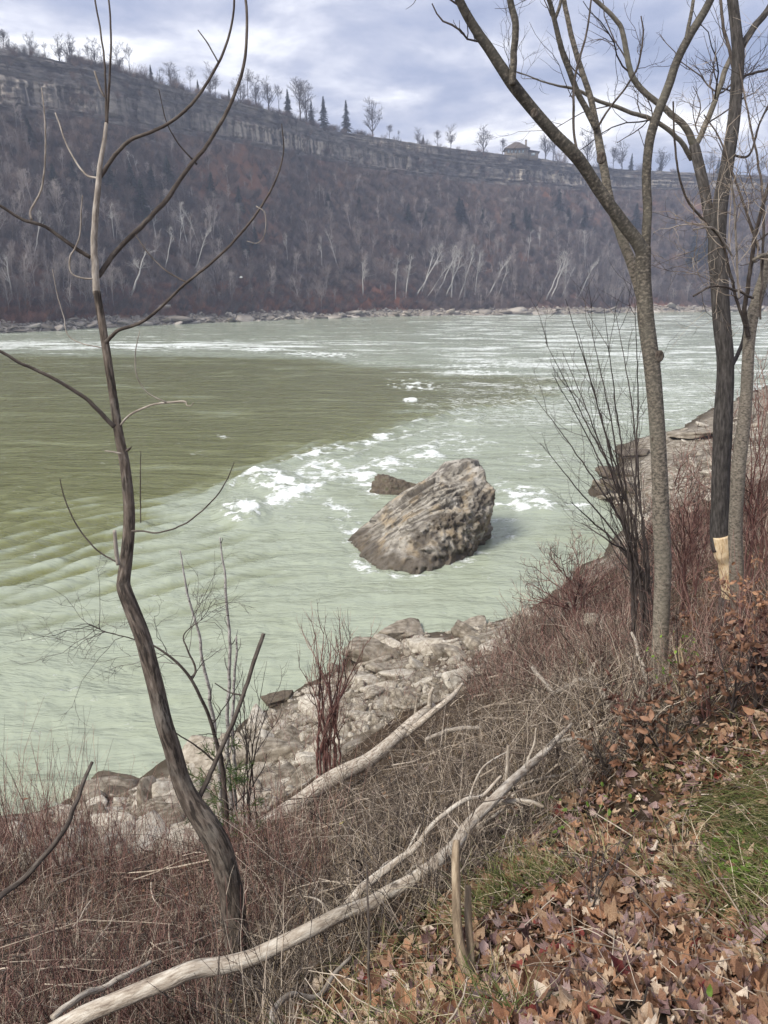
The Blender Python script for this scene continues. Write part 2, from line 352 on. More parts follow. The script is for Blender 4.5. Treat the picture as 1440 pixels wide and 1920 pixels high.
M['rock_brown'] = mat('brown_wet_rock', [(0.25, (.035, .028, .02)), (0.5, (.11, .085, .06)), (0.75, (.22, .185, .14))], scale=3, detail=8, bump=.9, bdist=.05, bscale=9, tint=.3, rough=.6, layers=[(3, (1, 1, 1), .55, .65, (.05, .055, .02), .6)])
M['far_rock'] = mat('far_shore_rock', [(0.2, (.09, .08, .065)), (0.45, (.24, .21, .175)), (0.6, (.36, .32, .27)), (0.8, (.48, .44, .38))], scale=.35, detail=8, bump=.7, bdist=.3, bscale=1.5, objrand=.4, tint=.5)
M['far_bark'] = mat('far_bark', [(0.1, (.06, .048, .045)), (0.4, (.15, .125, .12)), (0.65, (.25, .215, .20)), (0.9, (.38, .335, .31))], scale=.5, bump=0, coord='bk', tint=.4, objrand=.8)
M['far_dark'] = mat('far_dark_bark', [(0.1, (.03, .026, .025)), (0.5, (.065, .057, .055)), (0.9, (.12, .105, .10))], scale=.5, bump=0, coord='bk', tint=.4, objrand=.6)
M['far_brown'] = mat('far_brown_twigs', [(0.1, (.06, .042, .038)), (0.5, (.14, .10, .088)), (0.9, (.23, .165, .135))], scale=.5, bump=0, coord='bk', tint=.4, objrand=.8)
M['far_white'] = mat('far_white_bark', [(0.1, (.30, .28, .26)), (0.9, (.62, .60, .56))], scale=.6, bump=0, coord='bk', tint=.5)
M['far_conifer'] = mat('far_conifer', [(0.1, (.012, .022, .014)), (0.5, (.028, .045, .026)), (0.9, (.06, .085, .045))], scale=.5, bump=0, tint=.6, objrand=.6)

# ------------------------------------------------------------------ near bank terrain
CTRL = [  # px, py, z
 (1440,1920,10.4),(1200,1920,10.4),(1000,1920,10.35),(720,1920,10.05),(600,1920,9.6),(450,1920,8.9),(250,1920,8.6),(0,1920,8.4),(-300,1920,8.1),(-900,1920,7.0),
 (870,1860,9.9),(1440,1700,10.25),(1150,1700,10.1),(900,1700,9.75),(720,1700,9.2),(560,1700,8.2),(450,1800,8.5),(200,1700,6.9),(0,1700,6.3),(-300,1700,5.9),
 (1440,1500,10.15),(1250,1540,9.72),(1000,1540,9.3),(850,1560,8.6),(700,1500,7.2),(450,1600,6.7),(300,1600,5.2),(100,1600,4.2),(-250,1600,2.6),
 (1440,1330,9.95),(1236,1285,8.86),(1100,1330,8.2),(1000,1380,7.6),(900,1400,6.4),(780,1420,5.2),(620,1470,3.6),(520,1500,2.6),(420,1520,2.2),(300,1530,1.5),(150,1545,1.2),
 (1440,1150,8.9),(1385,1150,8.5),(1345,1130,7.9),(1280,1150,6.6),(1180,1170,4.3),(1080,1250,4.4),(950,1290,3.2),(900,1260,2.2),(760,1300,1.7),(680,1310,1.4),(600,1360,1.2),(500,1420,.9),(430,1450,.6),(350,1480,.7),(240,1510,.7),
 (1100,1130,1.4),(1200,1050,2.2),(1300,950,2.4),(1440,1000,6.3),(1400,920,3.6),(1250,900,1.1),(1180,930,.5),(1340,850,1.2),(1440,850,2.8),(1440,780,2.0),(1380,790,.8),(1240,850,.5),
 (1900,1920,10.5),(1900,1400,10.4),(1900,1100,9.6),(1900,950,6.5),(1900,850,4.0),(1900,770,2.5),(2600,1400,10.5),(2600,900,7)]
SHORE = [(-900,1760),(-500,1660),(-200,1590),(0,1530),(110,1500),(150,1475),(230,1460),(320,1430),(370,1392),(450,1350),(490,1315),(560,1290),(610,1240),(690,1200),(760,1178),(860,1180),(960,1165),(1000,1140),(1040,1110),(1100,1070),(1150,1020),(1172,975),(1150,950),(1112,925),(1112,908),(1140,880),(1160,868),(1140,850),(1160,838),(1200,818),(1270,806),(1330,768),(1440,722),(1600,690),(2000,650)]
pts = [at_z(a, b, c) for a, b, c in CTRL]
sh = np.array([at_z(a, b, 0.0) for a, b in SHORE])
def densify(P, step):
    o = []
    for i in range(len(P) - 1):
        k = max(1, int(np.linalg.norm(P[i + 1] - P[i]) / step)); o += [P[i] + (P[i + 1] - P[i]) * j / k for j in range(k)]
    return np.array(o + [P[-1]])
shd = densify(sh, 1.5); shd = shd[:: 1]
tg = norm(np.gradient(shd, axis=0)); nrm = np.stack([-tg[:, 1], tg[:, 0], 0 * tg[:, 0]], -1)   # points to the water (left of travel)
wat1 = shd + nrm * 2.0; wat1[:, 2] = -0.9
wat2 = shd[::3] + nrm[::3] * 9; wat2[:, 2] = -2.6
extra = np.array([(-1, -1, 10.4), (2, -2, 10.45), (0, -4, 10.45), (-3, -1.5, 9.6), (-6, -1, 7.6), (-6, -6, 8.5), (5, -5, 10.5), (12, 0, 10.6), (25, 0, 11), (25, 20, 11), (45, 40, 9), (-12, -2, 5), (-16, -4, 3.4), (0.3, 0.5, 10.42), (1, 0.6, 10.43), (-.6, .6, 10.2), (-2, .8, 9.3)])
def shore_dist_filter(A, B, m):
    d = np.sqrt(((A[:, None, :2] - B[None, :, :2]) ** 2).sum(-1)).min(1); return A[d > m]
wat1 = shore_dist_filter(wat1, shd, 1.6); wat2 = shore_dist_filter(wat2, shd, 6)
C0 = np.vstack([np.array(pts), shd[:: 2], wat1[::2], wat2, extra])
# drop near-duplicates
keep = []
for i, p in enumerate(C0):
    if all(np.hypot(*(p[:2] - C0[j][:2])) > 0.25 for j in keep): keep.append(i)
C0 = C0[keep]
def phi(A, B):
    d2 = ((A[:, None, :2] - B[None, :, :2]) ** 2).sum(-1); return -np.sqrt(d2 + 0.15)
Mx = phi(C0, C0); n0 = len(C0); Pm = np.hstack([np.ones((n0, 1)), C0[:, :2]])
Amat = np.vstack([np.hstack([Mx + 1e-3 * np.eye(n0), Pm]), np.hstack([Pm.T, np.zeros((3, 3))])])
W0 = np.linalg.solve(Amat, np.concatenate([C0[:, 2], np.zeros(3)]))
def base_h(x, y):
    x = np.atleast_1d(np.asarray(x, float)); y = np.atleast_1d(np.asarray(y, float)); sh_ = x.shape
    q = np.stack([x.ravel(), y.ravel()], -1); o = np.empty(len(q))
    for i in range(0, len(q), 20000):
        o[i:i + 20000] = phi(q[i:i + 20000], C0) @ W0[:-3] + W0[-3] + q[i:i + 20000] @ W0[-2:]
    return o.reshape(sh_)
# tabulate on a grid in (range, bearing) from a point behind the camera
OX, OY = 0.0, -3.0
GA = np.radians(np.linspace(-80, 80, 420)); GR = np.exp(np.linspace(np.log(0.8), np.log(190), 460))
ga, gr = np.meshgrid(GA, GR); gx = OX + gr * np.sin(ga); gy = OY + gr * np.cos(ga)
gz = base_h(gx, gy)
dist0 = gr
gz = gz + n2(gx, gy, 1.2, 3.1, 3) * 0.05 * np.clip(dist0 / 6, .3, 1.6) + n2(gx, gy, 0.45, 8.1, 3) * 0.22 * np.clip((dist0 - 6) / 8, 0, 1) + n2(gx, gy, 6.0, 1.1, 3) * 0.02
def H(x, y):
    x = np.asarray(x, float); y = np.asarray(y, float)
    a = np.arctan2(x - OX, y - OY); r = np.hypot(x - OX, y - OY)
    fa = np.clip((a - GA[0]) / (GA[1] - GA[0]), 0, len(GA) - 1.001); fr = np.clip((np.log(np.maximum(r, .8)) - np.log(GR[0])) / (np.log(GR[1]) - np.log(GR[0])), 0, len(GR) - 1.001)
    i = fr.astype(int); j = fa.astype(int); u = fr - i; v = fa - j
    return gz[i, j] * (1 - u) * (1 - v) + gz[i + 1, j] * u * (1 - v) + gz[i, j + 1] * (1 - u) * v + gz[i + 1, j + 1] * u * v
def hit(px, py):
    """where the sight line through photo pixels meets the near bank (nan if it misses)"""
    px = np.atleast_1d(np.asarray(px, float)); py = np.atleast_1d(np.asarray(py, float))
    d = np.full(px.shape, 1.2); res = np.full(px.shape, np.nan); prev = d.copy()
    done = np.zeros(px.shape, bool)
    for k in range(260):
        p = at_d(px, py, d); below = p[..., 2] < H(p[..., 0], p[..., 1])
        new = below & ~done; res[new] = 0.5 * (prev[new] + d[new]); done |= below
        prev = d.copy(); d = d * 1.02 + 0.005
        if done.all() or d.min() > 150: break
    P = at_d(px, py, np.where(np.isnan(res), 1, res)); P[np.isnan(res)] = np.nan
    ok = ~np.isnan(P[..., 0]); P[ok, 2] = H(P[ok, 0], P[ok, 1])
    return P
def sample_px(n, poly, zmin=-9, zmax=99):
    """n places on the bank spread evenly as seen, inside a pixel polygon"""
    poly = np.asarray(poly, float); lo = poly.min(0); hi = poly.max(0); out = []; tot = 0
    for _ in range(40):
        q = lo + RNG.random((n * 2, 2)) * (hi - lo); q = q[inside(q[:, 0], q[:, 1], poly)]
        P = hit(q[:, 0], q[:, 1]); P = P[~np.isnan(P[:, 0])]; P = P[(P[:, 2] > zmin) & (P[:, 2] < zmax)]
        out.append(P); tot += len(P)
        if tot >= n: break
    return np.concatenate(out)[:n]

def grid_mesh(name, X, Y, Z, mats, attrs=None, smooth=True):
    r, c = X.shape; idx = np.arange(r * c).reshape(r, c)
    Q = np.stack([idx[:-1, :-1], idx[:-1, 1:], idx[1:, 1:], idx[1:, :-1]], -1).reshape(-1, 4)
    return mesh_from(name, np.stack([X, Y, Z], -1), Q, None, mats, smooth, {k: v.ravel() if v.ndim == 2 else v.reshape(-1, 3) for k, v in (attrs or {}).items()})

# ground material: dark litter soil, gravelly and pale low down by the water, wet edge
gm = bpy.data.materials.new('bank_ground'); gm.use_nodes = True; t = gm.node_tree; t.nodes.clear(); L = t.links.new
o_ = N('ShaderNodeOutputMaterial', t); b_ = N('ShaderNodeBsdfPrincipled', t); b_.inputs['Roughness'].default_value = .95; b_.inputs['Specular IOR Level'].default_value = .1
ge = N('ShaderNodeNewGeometry', t)
na = N('ShaderNodeTexNoise', t); na.inputs['Scale'].default_value = 9; na.inputs['Detail'].default_value = 10; na.inputs['Roughness'].default_value = .7; L(ge.outputs['Position'], na.inputs['Vector'])
ra = N('ShaderNodeValToRGB', t); ramp_set(ra, [(.3, (.018, .012, .008)), (.48, (.05, .034, .022)), (.6, (.10, .07, .046)), (.75, (.18, .13, .09))]); L(na.outputs[0], ra.inputs[0])
nb = N('ShaderNodeTexVoronoi', t); nb.inputs['Scale'].default_value = 4.5; L(ge.outputs['Position'], nb.inputs['Vector'])
nb2 = N('ShaderNodeTexNoise', t); nb2.inputs['Scale'].default_value = 3; nb2.inputs['Detail'].default_value = 9; L(ge.outputs['Position'], nb2.inputs['Vector'])
rb = N('ShaderNodeValToRGB', t); ramp_set(rb, [(.3, (.10, .08, .055)), (.5, (.24, .21, .165)), (.7, (.42, .385, .33))]); L(nb2.outputs[0], rb.inputs[0])
at = N('ShaderNodeAttribute', t); at.attribute_name = 'gravel'
mi = N('ShaderNodeMix', t, data_type='RGBA'); L(at.outputs['Fac'], mi.inputs[0]); L(ra.outputs[0], mi.inputs[6]); L(rb.outputs[0], mi.inputs[7])
sx = N('ShaderNodeSeparateXYZ', t); L(ge.outputs['Position'], sx.inputs[0])
wr = N('ShaderNodeMapRange', t); wr.inputs[1].default_value = .12; wr.inputs[2].default_value = .45; wr.inputs[3].default_value = 1; wr.inputs[4].default_value = 0; L(sx.outputs[2], wr.inputs[0])
mw = N('ShaderNodeMix', t, data_type='RGBA'); L(wr.outputs[0], mw.inputs[0]); L(mi.outputs[2], mw.inputs[6]); mw.inputs[7].default_value = (.075, .06, .042, 1)
L(mw.outputs[2], b_.inputs['Base Color'])
bp_ = N('ShaderNodeBump', t); bp_.inputs['Strength'].default_value = .8; bp_.inputs['Distance'].default_value = .06; L(na.outputs[0], bp_.inputs['Height']); L(bp_.outputs[0], b_.inputs['Normal'])
L(b_.outputs[0], o_.inputs[0])
GRAVEL_PX = [(-600,1700),(-300,1640),(0,1590),(200,1640),(400,1600),(480,1520),(560,1480),(640,1420),(760,1330),(870,1300),(930,1230),(980,1180),(1060,1160),(1170,1010),(1220,960),(1330,930),(1440,900),(2000,880),(2000,600),(1440,700),(1100,780),(1000,1100),(700,1100),(300,1380),(-600,1600)]
gpx, gpy, gd = to_px(np.stack([gx, gy, gz], -1))
gravel = inside(gpx, gpy, GRAVEL_PX).astype(float) * np.clip((7 - gz) / 3, 0, 1)
gravel = np.clip(gravel + (gz < 1.2), 0, 1) * np.clip(.75 + n2(gx, gy, .5, 4.4) * 1.2, 0, 1)
bank = tag(link('riverbank_ground', grid_mesh('riverbank_ground', gx, gy, gz, [gm], {'gravel': gravel})), 'near river bank sloping from leaf litter down to a stony shore', kind='structure')

# ------------------------------------------------------------------ river
WA = np.radians(np.concatenate([np.linspace(-85, -40, 40, endpoint=False), np.linspace(-40, 40, 520, endpoint=False), np.linspace(40, 85, 40)]))
WR = np.exp(np.linspace(np.log(9), np.log(1100), 640))
wa, wr_ = np.meshgrid(WA, WR); wx = wr_ * np.sin(wa); wy = wr_ * np.cos(wa)
wpx, wpy, wd = to_px(np.stack([wx, wy, 0 * wx], -1))
def blob(cx, cy, rx, ry, ang=0.0, p=1.0):
    a = rad(ang); u = (wpx - cx) * math.cos(a) + (wpy - cy) * math.sin(a); v = -(wpx - cx) * math.sin(a) + (wpy - cy) * math.cos(a)
    return np.clip(1 - (u / rx) ** 2 - (v / ry) ** 2, 0, 1) ** p
def line_band(pts, w):
    pts = np.asarray(pts, float); ok = (wd > 1)
    yy = np.interp(wpx, pts[:, 0], pts[:, 1]); return yy
OLIVE = [(-800,672),(0,668),(330,668),(560,676),(740,700),(900,698),(1060,720),(980,745),(860,772),(760,800),(640,838),(540,862),(460,895),(330,930),(240,990),(120,1060),(0,1130),(-300,1250),(-800,1500)]
ol = np.zeros(wx.shape)
for k in range(18):     # soft edge: average over jittered copies
    jx = 75 * math.cos(k * 2.4) * (k + 1) / 18; jy = 19 * math.sin(k * 2.4) * (k + 1) / 18
    ol += inside(wpx + jx + 60 * n2(wx * .5, wy, .14, 2), wpy + jy + 26 * n2(wx * .4, wy, .12, 5, 4), OLIVE)
ol /= 18
ol *= np.clip(1.25 - np.clip((wpy - 930) / 170, 0, 1), 0, 1)
foam = np.zeros(wx.shape)
for b in [(452,962,48,27,0,.9,.85),(512,905,62,22,12,.7,.80),(555,925,90,26,-15,.8,.62),(610,885,90,36,0,1,.60),(690,905,70,32,30,1,.58),(640,960,60,30,20,1,.60),(790,850,90,26,-8,1,.56),(730,870,100,28,-10,1,.55),
          (985,925,95,28,10,1,.52),(1010,950,46,12,0,.7,.66),(960,940,55,26,0,1,.56),(1080,950,50,14,0,1,.45),(665,1000,28,44,-30,1,.52),(680,1060,44,16,30,1,.48),(590,850,90,18,-14,1,.58),(700,826,110,13,-17,1,.5),(860,830,120,40,0,1,.40),(1000,860,120,40,0,1,.34),
          (770,1095,110,18,0,1,.30),(425,817,28,8,0,1,.55),(480,655,100,9,3,1,.5),(780,722,90,16,3,1,.55),(770,750,26,6,0,1,.8),(905,690,150,26,2,1,.45),(600,665,150,8,2,1,.5),(950,990,30,60,0,1,.35),(500,900,180,30,-20,1,.3),(170,1290,120,60,-10,1,.22),(95,700,40,6,0,1,.35),(330,650,60,5,0,1,.5),(380,850,60,6,0,1,.35)]:
    foam = np.maximum(foam, blob(*b[:6]) * b[6])
rag = n2(wx, wy, 1.5, 3.3, 5)
foam = foam * np.clip(1 + rag * 1.7, .1, 1.6)
edge = np.interp(wpx, [250, 460, 560, 620, 720, 860, 980, 1080], [990, 892, 858, 840, 808, 765, 745, 722])
crest = np.exp(-((wpy - edge - 4) / 6.0) ** 2) * (wpx > 430) * (wpx < 1100) * (wpy > 600)
bb_ = np.array([at_z(a, b, 0.)[:2] for a, b in [(655, 1014), (668, 1035), (685, 1048), (700, 1070), (740, 1076), (780, 1078), (815, 1072), (850, 1060), (875, 1048), (898, 1034), (920, 1002), (924, 975), (655, 1000), (640, 990)]])
nearb = (wr_ < 48) & (wr_ > 26); dbb = np.full(wx.shape, 99.); dbb[nearb] = np.sqrt(((np.stack([wx[nearb], wy[nearb]], -1)[:, None] - bb_[None]) ** 2).sum(-1)).min(1)
foam = np.maximum(foam, np.exp(-(dbb / .75) ** 2) * .50)
crest2 = np.exp(-((wpy - edge - 26 - 10 * n2(wx, wy, .2, 71)) / 5.0) ** 2) * (wpx > 520) * (wpx < 900); crest3 = np.exp(-((wpy - edge - 58 - 14 * n2(wx, wy, .2, 73)) / 7.0) ** 2) * (wpx > 560) * (wpx < 820)
foam = np.maximum(foam, np.maximum(crest * .55 * np.clip((1050 - wpx) / 250, .3, 1) * np.clip(.6 + 1.6 * n2(wx, wy, .35, 91, 3), .2, 1.2), np.maximum(crest2 * .5, crest3 * .5)))
farband = np.exp(-((wpy - 648) / 18.0) ** 2) * np.clip((760 - wpx) / 200, 0, 1) * .52 + np.clip((wpx - 560) / 300, 0, 1) * ((wpy > 590) & (wpy < 800)) * .42
foam = np.maximum(foam, farband); foam = np.maximum(foam, (1 - ol) * .26 * np.clip((1000 - wpy) / 100, 0, 1)); foam = np.maximum(foam, .17)
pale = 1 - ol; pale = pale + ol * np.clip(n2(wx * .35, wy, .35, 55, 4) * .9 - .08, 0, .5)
# waves
amp = np.clip(wr_ / 30, .5, 3)
Z = (n2(wx, wy, .22, 1, 2) * .06 + n2(wx, wy, .8, 2, 2) * .035 + n2(wx, wy, 2.6, 3, 2) * .012) * (0.35 + 1.25 * pale)
# ripple trains in the lower left and along the shear line
def train(p0, p1, wl, ampv, mask, seed):
    a = at_z(*p0, 0.0); b = at_z(*p1, 0.0); t_ = norm((b - a)[None])[0]; nx, ny = -t_[1], t_[0]
    ph = (wx * nx + wy * ny) * 2 * np.pi / wl + 2.2 * n2(wx, wy, .16, seed, 2) * 2
    s = np.sin(ph); s = np.sign(s) * np.abs(s) ** .8
    return ampv * s * mask * (0.55 + .45 * n2(wx, wy, .35, seed + 3, 2))
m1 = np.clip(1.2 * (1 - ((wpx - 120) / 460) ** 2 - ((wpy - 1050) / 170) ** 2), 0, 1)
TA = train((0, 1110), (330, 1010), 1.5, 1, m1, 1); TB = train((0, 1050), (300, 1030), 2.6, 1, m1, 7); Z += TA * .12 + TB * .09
pale = np.clip(pale - .25 * m1 + (TA * .5 + TB * .42 + .15 * m1), 0, 1.1)  # sky reflections on the ripples, painted as pale bands into the water colour
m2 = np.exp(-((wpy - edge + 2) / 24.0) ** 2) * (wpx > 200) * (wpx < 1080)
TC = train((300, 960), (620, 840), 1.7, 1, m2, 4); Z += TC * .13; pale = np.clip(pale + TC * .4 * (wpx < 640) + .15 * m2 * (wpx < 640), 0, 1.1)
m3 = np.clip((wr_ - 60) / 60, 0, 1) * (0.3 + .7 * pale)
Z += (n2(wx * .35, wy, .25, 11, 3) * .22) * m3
# breaking lumps
Z += blob(452, 960, 60, 34, 0, 1) * (.42 + .25 * n2(wx, wy, 2.2, 9, 3)) + blob(510, 905, 75, 28, 10, 1) * (.32 + .25 * n2(wx, wy, 2.0, 12, 3)) + blob(1010, 945, 55, 18, 0, 1) * .3
Z += foam * n2(wx, wy, 2.4, 15, 4) * .22 * np.clip(40 / wr_, .2, 1.5)
Z += (crest * .16 + crest2 * .14 + crest3 * .12) * (1 + n2(wx, wy, .8, 77))
Z += np.exp(-((wpy - 985) / 14.0) ** 2) * np.clip(1 - ((wpx - 545) / 120) ** 2, 0, 1) * .18

wm = bpy.data.materials.new('river_water'); wm.use_nodes = True; t = wm.node_tree; t.nodes.clear(); L = t.links.new
o_ = N('ShaderNodeOutputMaterial', t); b_ = N('ShaderNodeBsdfPrincipled', t)
ge = N('ShaderNodeNewGeometry', t); P_ = ge.outputs['Position']
def nz(scale, det, st, ro=.6, dist=0.0, rot=0.0):
    m_ = N('ShaderNodeMapping', t); m_.inputs['Scale'].default_value = st; m_.inputs['Rotation'].default_value = (0, 0, rot); L(P_, m_.inputs[0])
    q = N('ShaderNodeTexNoise', t); q.inputs['Scale'].default_value = scale; q.inputs['Detail'].default_value = det; q.inputs['Roughness'].default_value = ro; q.inputs['Distortion'].default_value = dist; L(m_.outputs[0], q.inputs['Vector']); return q.outputs[0]
def math_(op, a, b=None, c=None, clamp=False):
    q = N('ShaderNodeMath', t, operation=op); q.use_clamp = clamp
    for i, v in enumerate((a, b, c)):
        if v is None: continue
        if isinstance(v, (int, float)): q.inputs[i].default_value = v
        else: L(v, q.inputs[i])
    return q.outputs[0]
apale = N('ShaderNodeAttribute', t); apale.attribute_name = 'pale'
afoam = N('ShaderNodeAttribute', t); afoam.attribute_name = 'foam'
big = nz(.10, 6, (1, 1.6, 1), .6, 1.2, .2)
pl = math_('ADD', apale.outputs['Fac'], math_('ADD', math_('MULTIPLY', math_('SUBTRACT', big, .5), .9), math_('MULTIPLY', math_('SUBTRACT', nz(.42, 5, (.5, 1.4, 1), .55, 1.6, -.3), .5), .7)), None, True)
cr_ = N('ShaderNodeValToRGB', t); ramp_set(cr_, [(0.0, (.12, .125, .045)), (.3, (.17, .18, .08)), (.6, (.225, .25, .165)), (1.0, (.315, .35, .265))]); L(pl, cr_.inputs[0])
streak = nz(1.0, 8, (.55, 1.7, 1), .66, .9, -.25)
fine = nz(3.2, 9, (.8, 1.4, 1), .75, 1.8, .3)
fs0 = math_('ADD', math_('MULTIPLY', streak, .55), math_('MULTIPLY', fine, .45))
farw = N('ShaderNodeMapRange', t); sy_ = N('ShaderNodeSeparateXYZ', t); L(P_, sy_.inputs[0]); L(sy_.outputs[1], farw.inputs[0]); farw.inputs[1].default_value = 60; farw.inputs[2].default_value = 130
farn = math_('ADD', math_('MULTIPLY', nz(.16, 8, (.28, 1.0, 1), .68, .6, .08), .7), math_('MULTIPLY', streak, .3))
fmx = N('ShaderNodeMix', t, data_type='FLOAT'); L(farw.outputs[0], fmx.inputs[0]); L(fs0, fmx.inputs[2]); L(farn, fmx.inputs[3]); fs = fmx.outputs[0]
# foam where noise beats a threshold that falls as the foam attribute rises
lace = math_('ABSOLUTE', math_('SUBTRACT', nz(.9, 5, (.8, 1.3, 1), .6, 1.5, .1), .5))
thr = math_('ADD', math_('SUBTRACT', .645, math_('MULTIPLY', afoam.outputs['Fac'], .36)), math_('MULTIPLY', lace, .45))
fm = N('ShaderNodeMapRange', t); L(math_('SUBTRACT', fs, thr), fm.inputs[0]); fm.inputs[1].default_value = -.015; fm.inputs[2].default_value = .06; fm.inputs[4].default_value = 1.0
fgate = math_('MULTIPLY', fm.outputs[0], math_('ADD', math_('MULTIPLY', afoam.outputs['Fac'], 1.2), .32, None, True))
mi = N('ShaderNodeMix', t, data_type='RGBA'); L(fgate, mi.inputs[0]); L(cr_.outputs[0], mi.inputs[6]); mi.inputs[7].default_value = (.74, .77, .74, 1)
L(mi.outputs[2], b_.inputs['Base Color'])
L(math_('ADD', math_('MULTIPLY', fgate, .5), .07), b_.inputs['Roughness']); b_.inputs['IOR'].default_value = 1.33
b1 = N('ShaderNodeBump', t); b1.inputs['Strength'].default_value = .5; b1.inputs['Distance'].default_value = .16; L(nz(1.6, 7, (.7, 1.4, 1), .6, .6, -.2), b1.inputs['Height'])
b2 = N('ShaderNodeBump', t); b2.inputs['Strength'].default_value = .8; b2.inputs['Distance'].default_value = .6; L(nz(.35, 5, (.45, 1.6, 1), .6, .5, 0.1), b2.inputs['Height']); L(b1.outputs[0], b2.inputs['Normal'])
b3 = N('ShaderNodeBump', t); b3.inputs['Strength'].default_value = .5; b3.inputs['Distance'].default_value = .06; L(fgate, b3.inputs['Height']); L(b2.outputs[0], b3.inputs['Normal'])
L(b3.outputs[0], b_.inputs['Normal']); L(b_.outputs[0], o_.inputs[0])
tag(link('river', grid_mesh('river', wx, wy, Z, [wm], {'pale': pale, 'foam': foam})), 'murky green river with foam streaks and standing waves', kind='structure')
# ------------------------------------------------------------------ far bank: shore, talus slope, cliff, plateau
HP = 100.0
FS = np.array([at_z(a, b, 0.0) for a, b in [(0, 625), (110, 619), (250, 611), (430, 604), (600, 597), (760, 592.5), (900, 591), (1060, 589), (1240, 585), (1440, 583)]])
FE = np.array([at_z(a, b, HP) for a, b in [(0, 92), (120, 112), (250, 143), (330, 166), (420, 188), (500, 206), (600, 240), (660, 250), (720, 258), (860, 280), (940, 289), (1040, 301), (1100, 312), (1200, 320), (1440, 331)]])
CB = [(0, 215), (200, 232), (420, 262), (600, 300), (720, 322), (900, 345), (1050, 352), (1200, 356), (1440, 360)]
def ext(A, l, r):
    a = A[0] + (A[0] - A[2]) / np.linalg.norm(A[0] - A[2]) * l; b = A[-1] + (A[-1] - A[-3]) / np.linalg.norm(A[-1] - A[-3]) * r
    return np.vstack([a, A, b])
FSx = ext(FS, 420, 520); FEx = ext(FE, 420, 520)
UN = 900
S_, _ = resample(FSx, np.zeros(len(FSx)), n=UN); E_, _ = resample(FEx, np.zeros(len(FEx)), n=UN)
ker = np.ones(31) / 31
def sm(A, k=31):
    ker = np.ones(k) / k; B = A.copy()
    for i in range(2): B[:, i] = np.convolve(np.pad(A[:, i], k // 2, mode='edge'), ker, 'valid')
    return B
S_ = sm(S_, 41); E_ = sm(E_, 25); E_[:, 2] = HP
outw = norm(S_ - E_) * 1.0; outw[:, 2] = 0; outw = norm(outw)
inl = -outw
epx, epy, _ = to_px(E_); cbz = np.interp(epx, [a for a, b in CB], [b for a, b in CB])
Bb = E_ + outw * 9.0
dB = Bb[:, 1]; cyb = (960 - cbz) / F; dd = Bb[:, 1] / (CP + cyb * SP); bz = CAMZ + (cyb * CP - SP) * dd
infr = (epx > -50) & (epx < 1500) & (Bb[:, 1] > 60)
ii = np.where(infr)[0]; bz = np.interp(np.arange(UN), ii, bz[ii]); Bb[:, 2] = bz
arc = np.concatenate([[0], np.cumsum(np.linalg.norm(np.diff(E_[:, :2], axis=0), axis=1))])

def slope_pt(u, v):
    """u in 0..UN-1 (float), v in 0..1 from the bank top at the shore to the cliff foot"""
    u = np.asarray(u, float); v = np.asarray(v, float); i = np.clip(u.astype(int), 0, UN - 2); w = (u - i)[..., None]
    s = S_[i] * (1 - w) + S_[i + 1] * w; b = Bb[i] * (1 - w) + Bb[i + 1] * w
    hx = s[..., 0] * (1 - v) + b[..., 0] * v; hy = s[..., 1] * (1 - v) + b[..., 1] * v
    top = b[..., 2]
    prof = np.where(v < .06, v / .06 * 2.6, 2.6 + (top - 2.6) * (0.55 * ((v - .06) / .94) + .45 * ((v - .06) / .94) ** 1.7))
    bumpy = n2(hx, hy, .035, 3, 3) * 7 * np.sin(np.pi * np.clip(v, 0, 1)) + n2(hx, hy, .16, 5, 3) * 1.3 * np.clip(v * 8, 0, 1) * np.clip((1 - v) * 8, 0, 1)
    z = prof + bumpy + n2(hx, hy, .5, 7, 3) * .5 * np.clip((1 - v) * 8, 0, 1) * np.clip(v * 20, 0, 1)
    return np.stack([hx, hy, z], -1)
vv = np.concatenate([[-.05], np.linspace(0, .08, 10), np.linspace(.09, 1, 110)])
uu = np.arange(UN)
U2, V2 = np.meshgrid(uu, vv)
SPt = slope_pt(U2, np.clip(V2, 0, 1)); SPt[0, :, 2] = -2; SPt[0] = np.stack([S_[:, 0] + outw[:, 0] * 6, S_[:, 1] + outw[:, 1] * 6, np.full(UN, -2.0)], -1)
sm_ = mat('talus_ground', [(0.25, (.03, .024, .022)), (0.45, (.07, .053, .047)), (0.6, (.115, .088, .075)), (.75, (.17, .135, .115))], scale=.35, detail=10, bump=.8, bdist=.6, bscale=1.2, coord='world', rough=.95, spec=.1,
          layers=[(.022, (1, 1, 1), .52, .62, (.20, .095, .055), .75), (.06, (.6, .6, 1.6), .62, .68, (.25, .225, .20), .6)])
# the low band of fallen leaves is redder
t = sm_.node_tree; bs = [n for n in t.nodes if n.type == 'BSDF_PRINCIPLED'][0]; src = bs.inputs['Base Color'].links[0].from_socket
g_ = N('ShaderNodeAttribute', t); g_.attribute_name = 'low'; mi = N('ShaderNodeMix', t, data_type='RGBA'); t.links.new(g_.outputs['Fac'], mi.inputs[0]); t.links.new(src, mi.inputs[6]); mi.inputs[7].default_value = (.24, .095, .05, 1); t.links.new(mi.outputs[2], bs.inputs['Base Color'])
g2 = N('ShaderNodeAttribute', t); g2.attribute_name = 'stony'; mi2 = N('ShaderNodeMix', t, data_type='RGBA'); t.links.new(g2.outputs['Fac'], mi2.inputs[0]); t.links.new(mi.outputs[2], mi2.inputs[6]); mi2.inputs[7].default_value = (.30, .265, .215, 1); t.links.new(mi2.outputs[2], bs.inputs['Base Color'])
low = np.clip(1 - np.abs(V2 - .15) / .13, 0, 1) * np.clip(.55 + n2(SPt[..., 0], SPt[..., 1], .03, 9, 2) * 1.5, 0, 1)
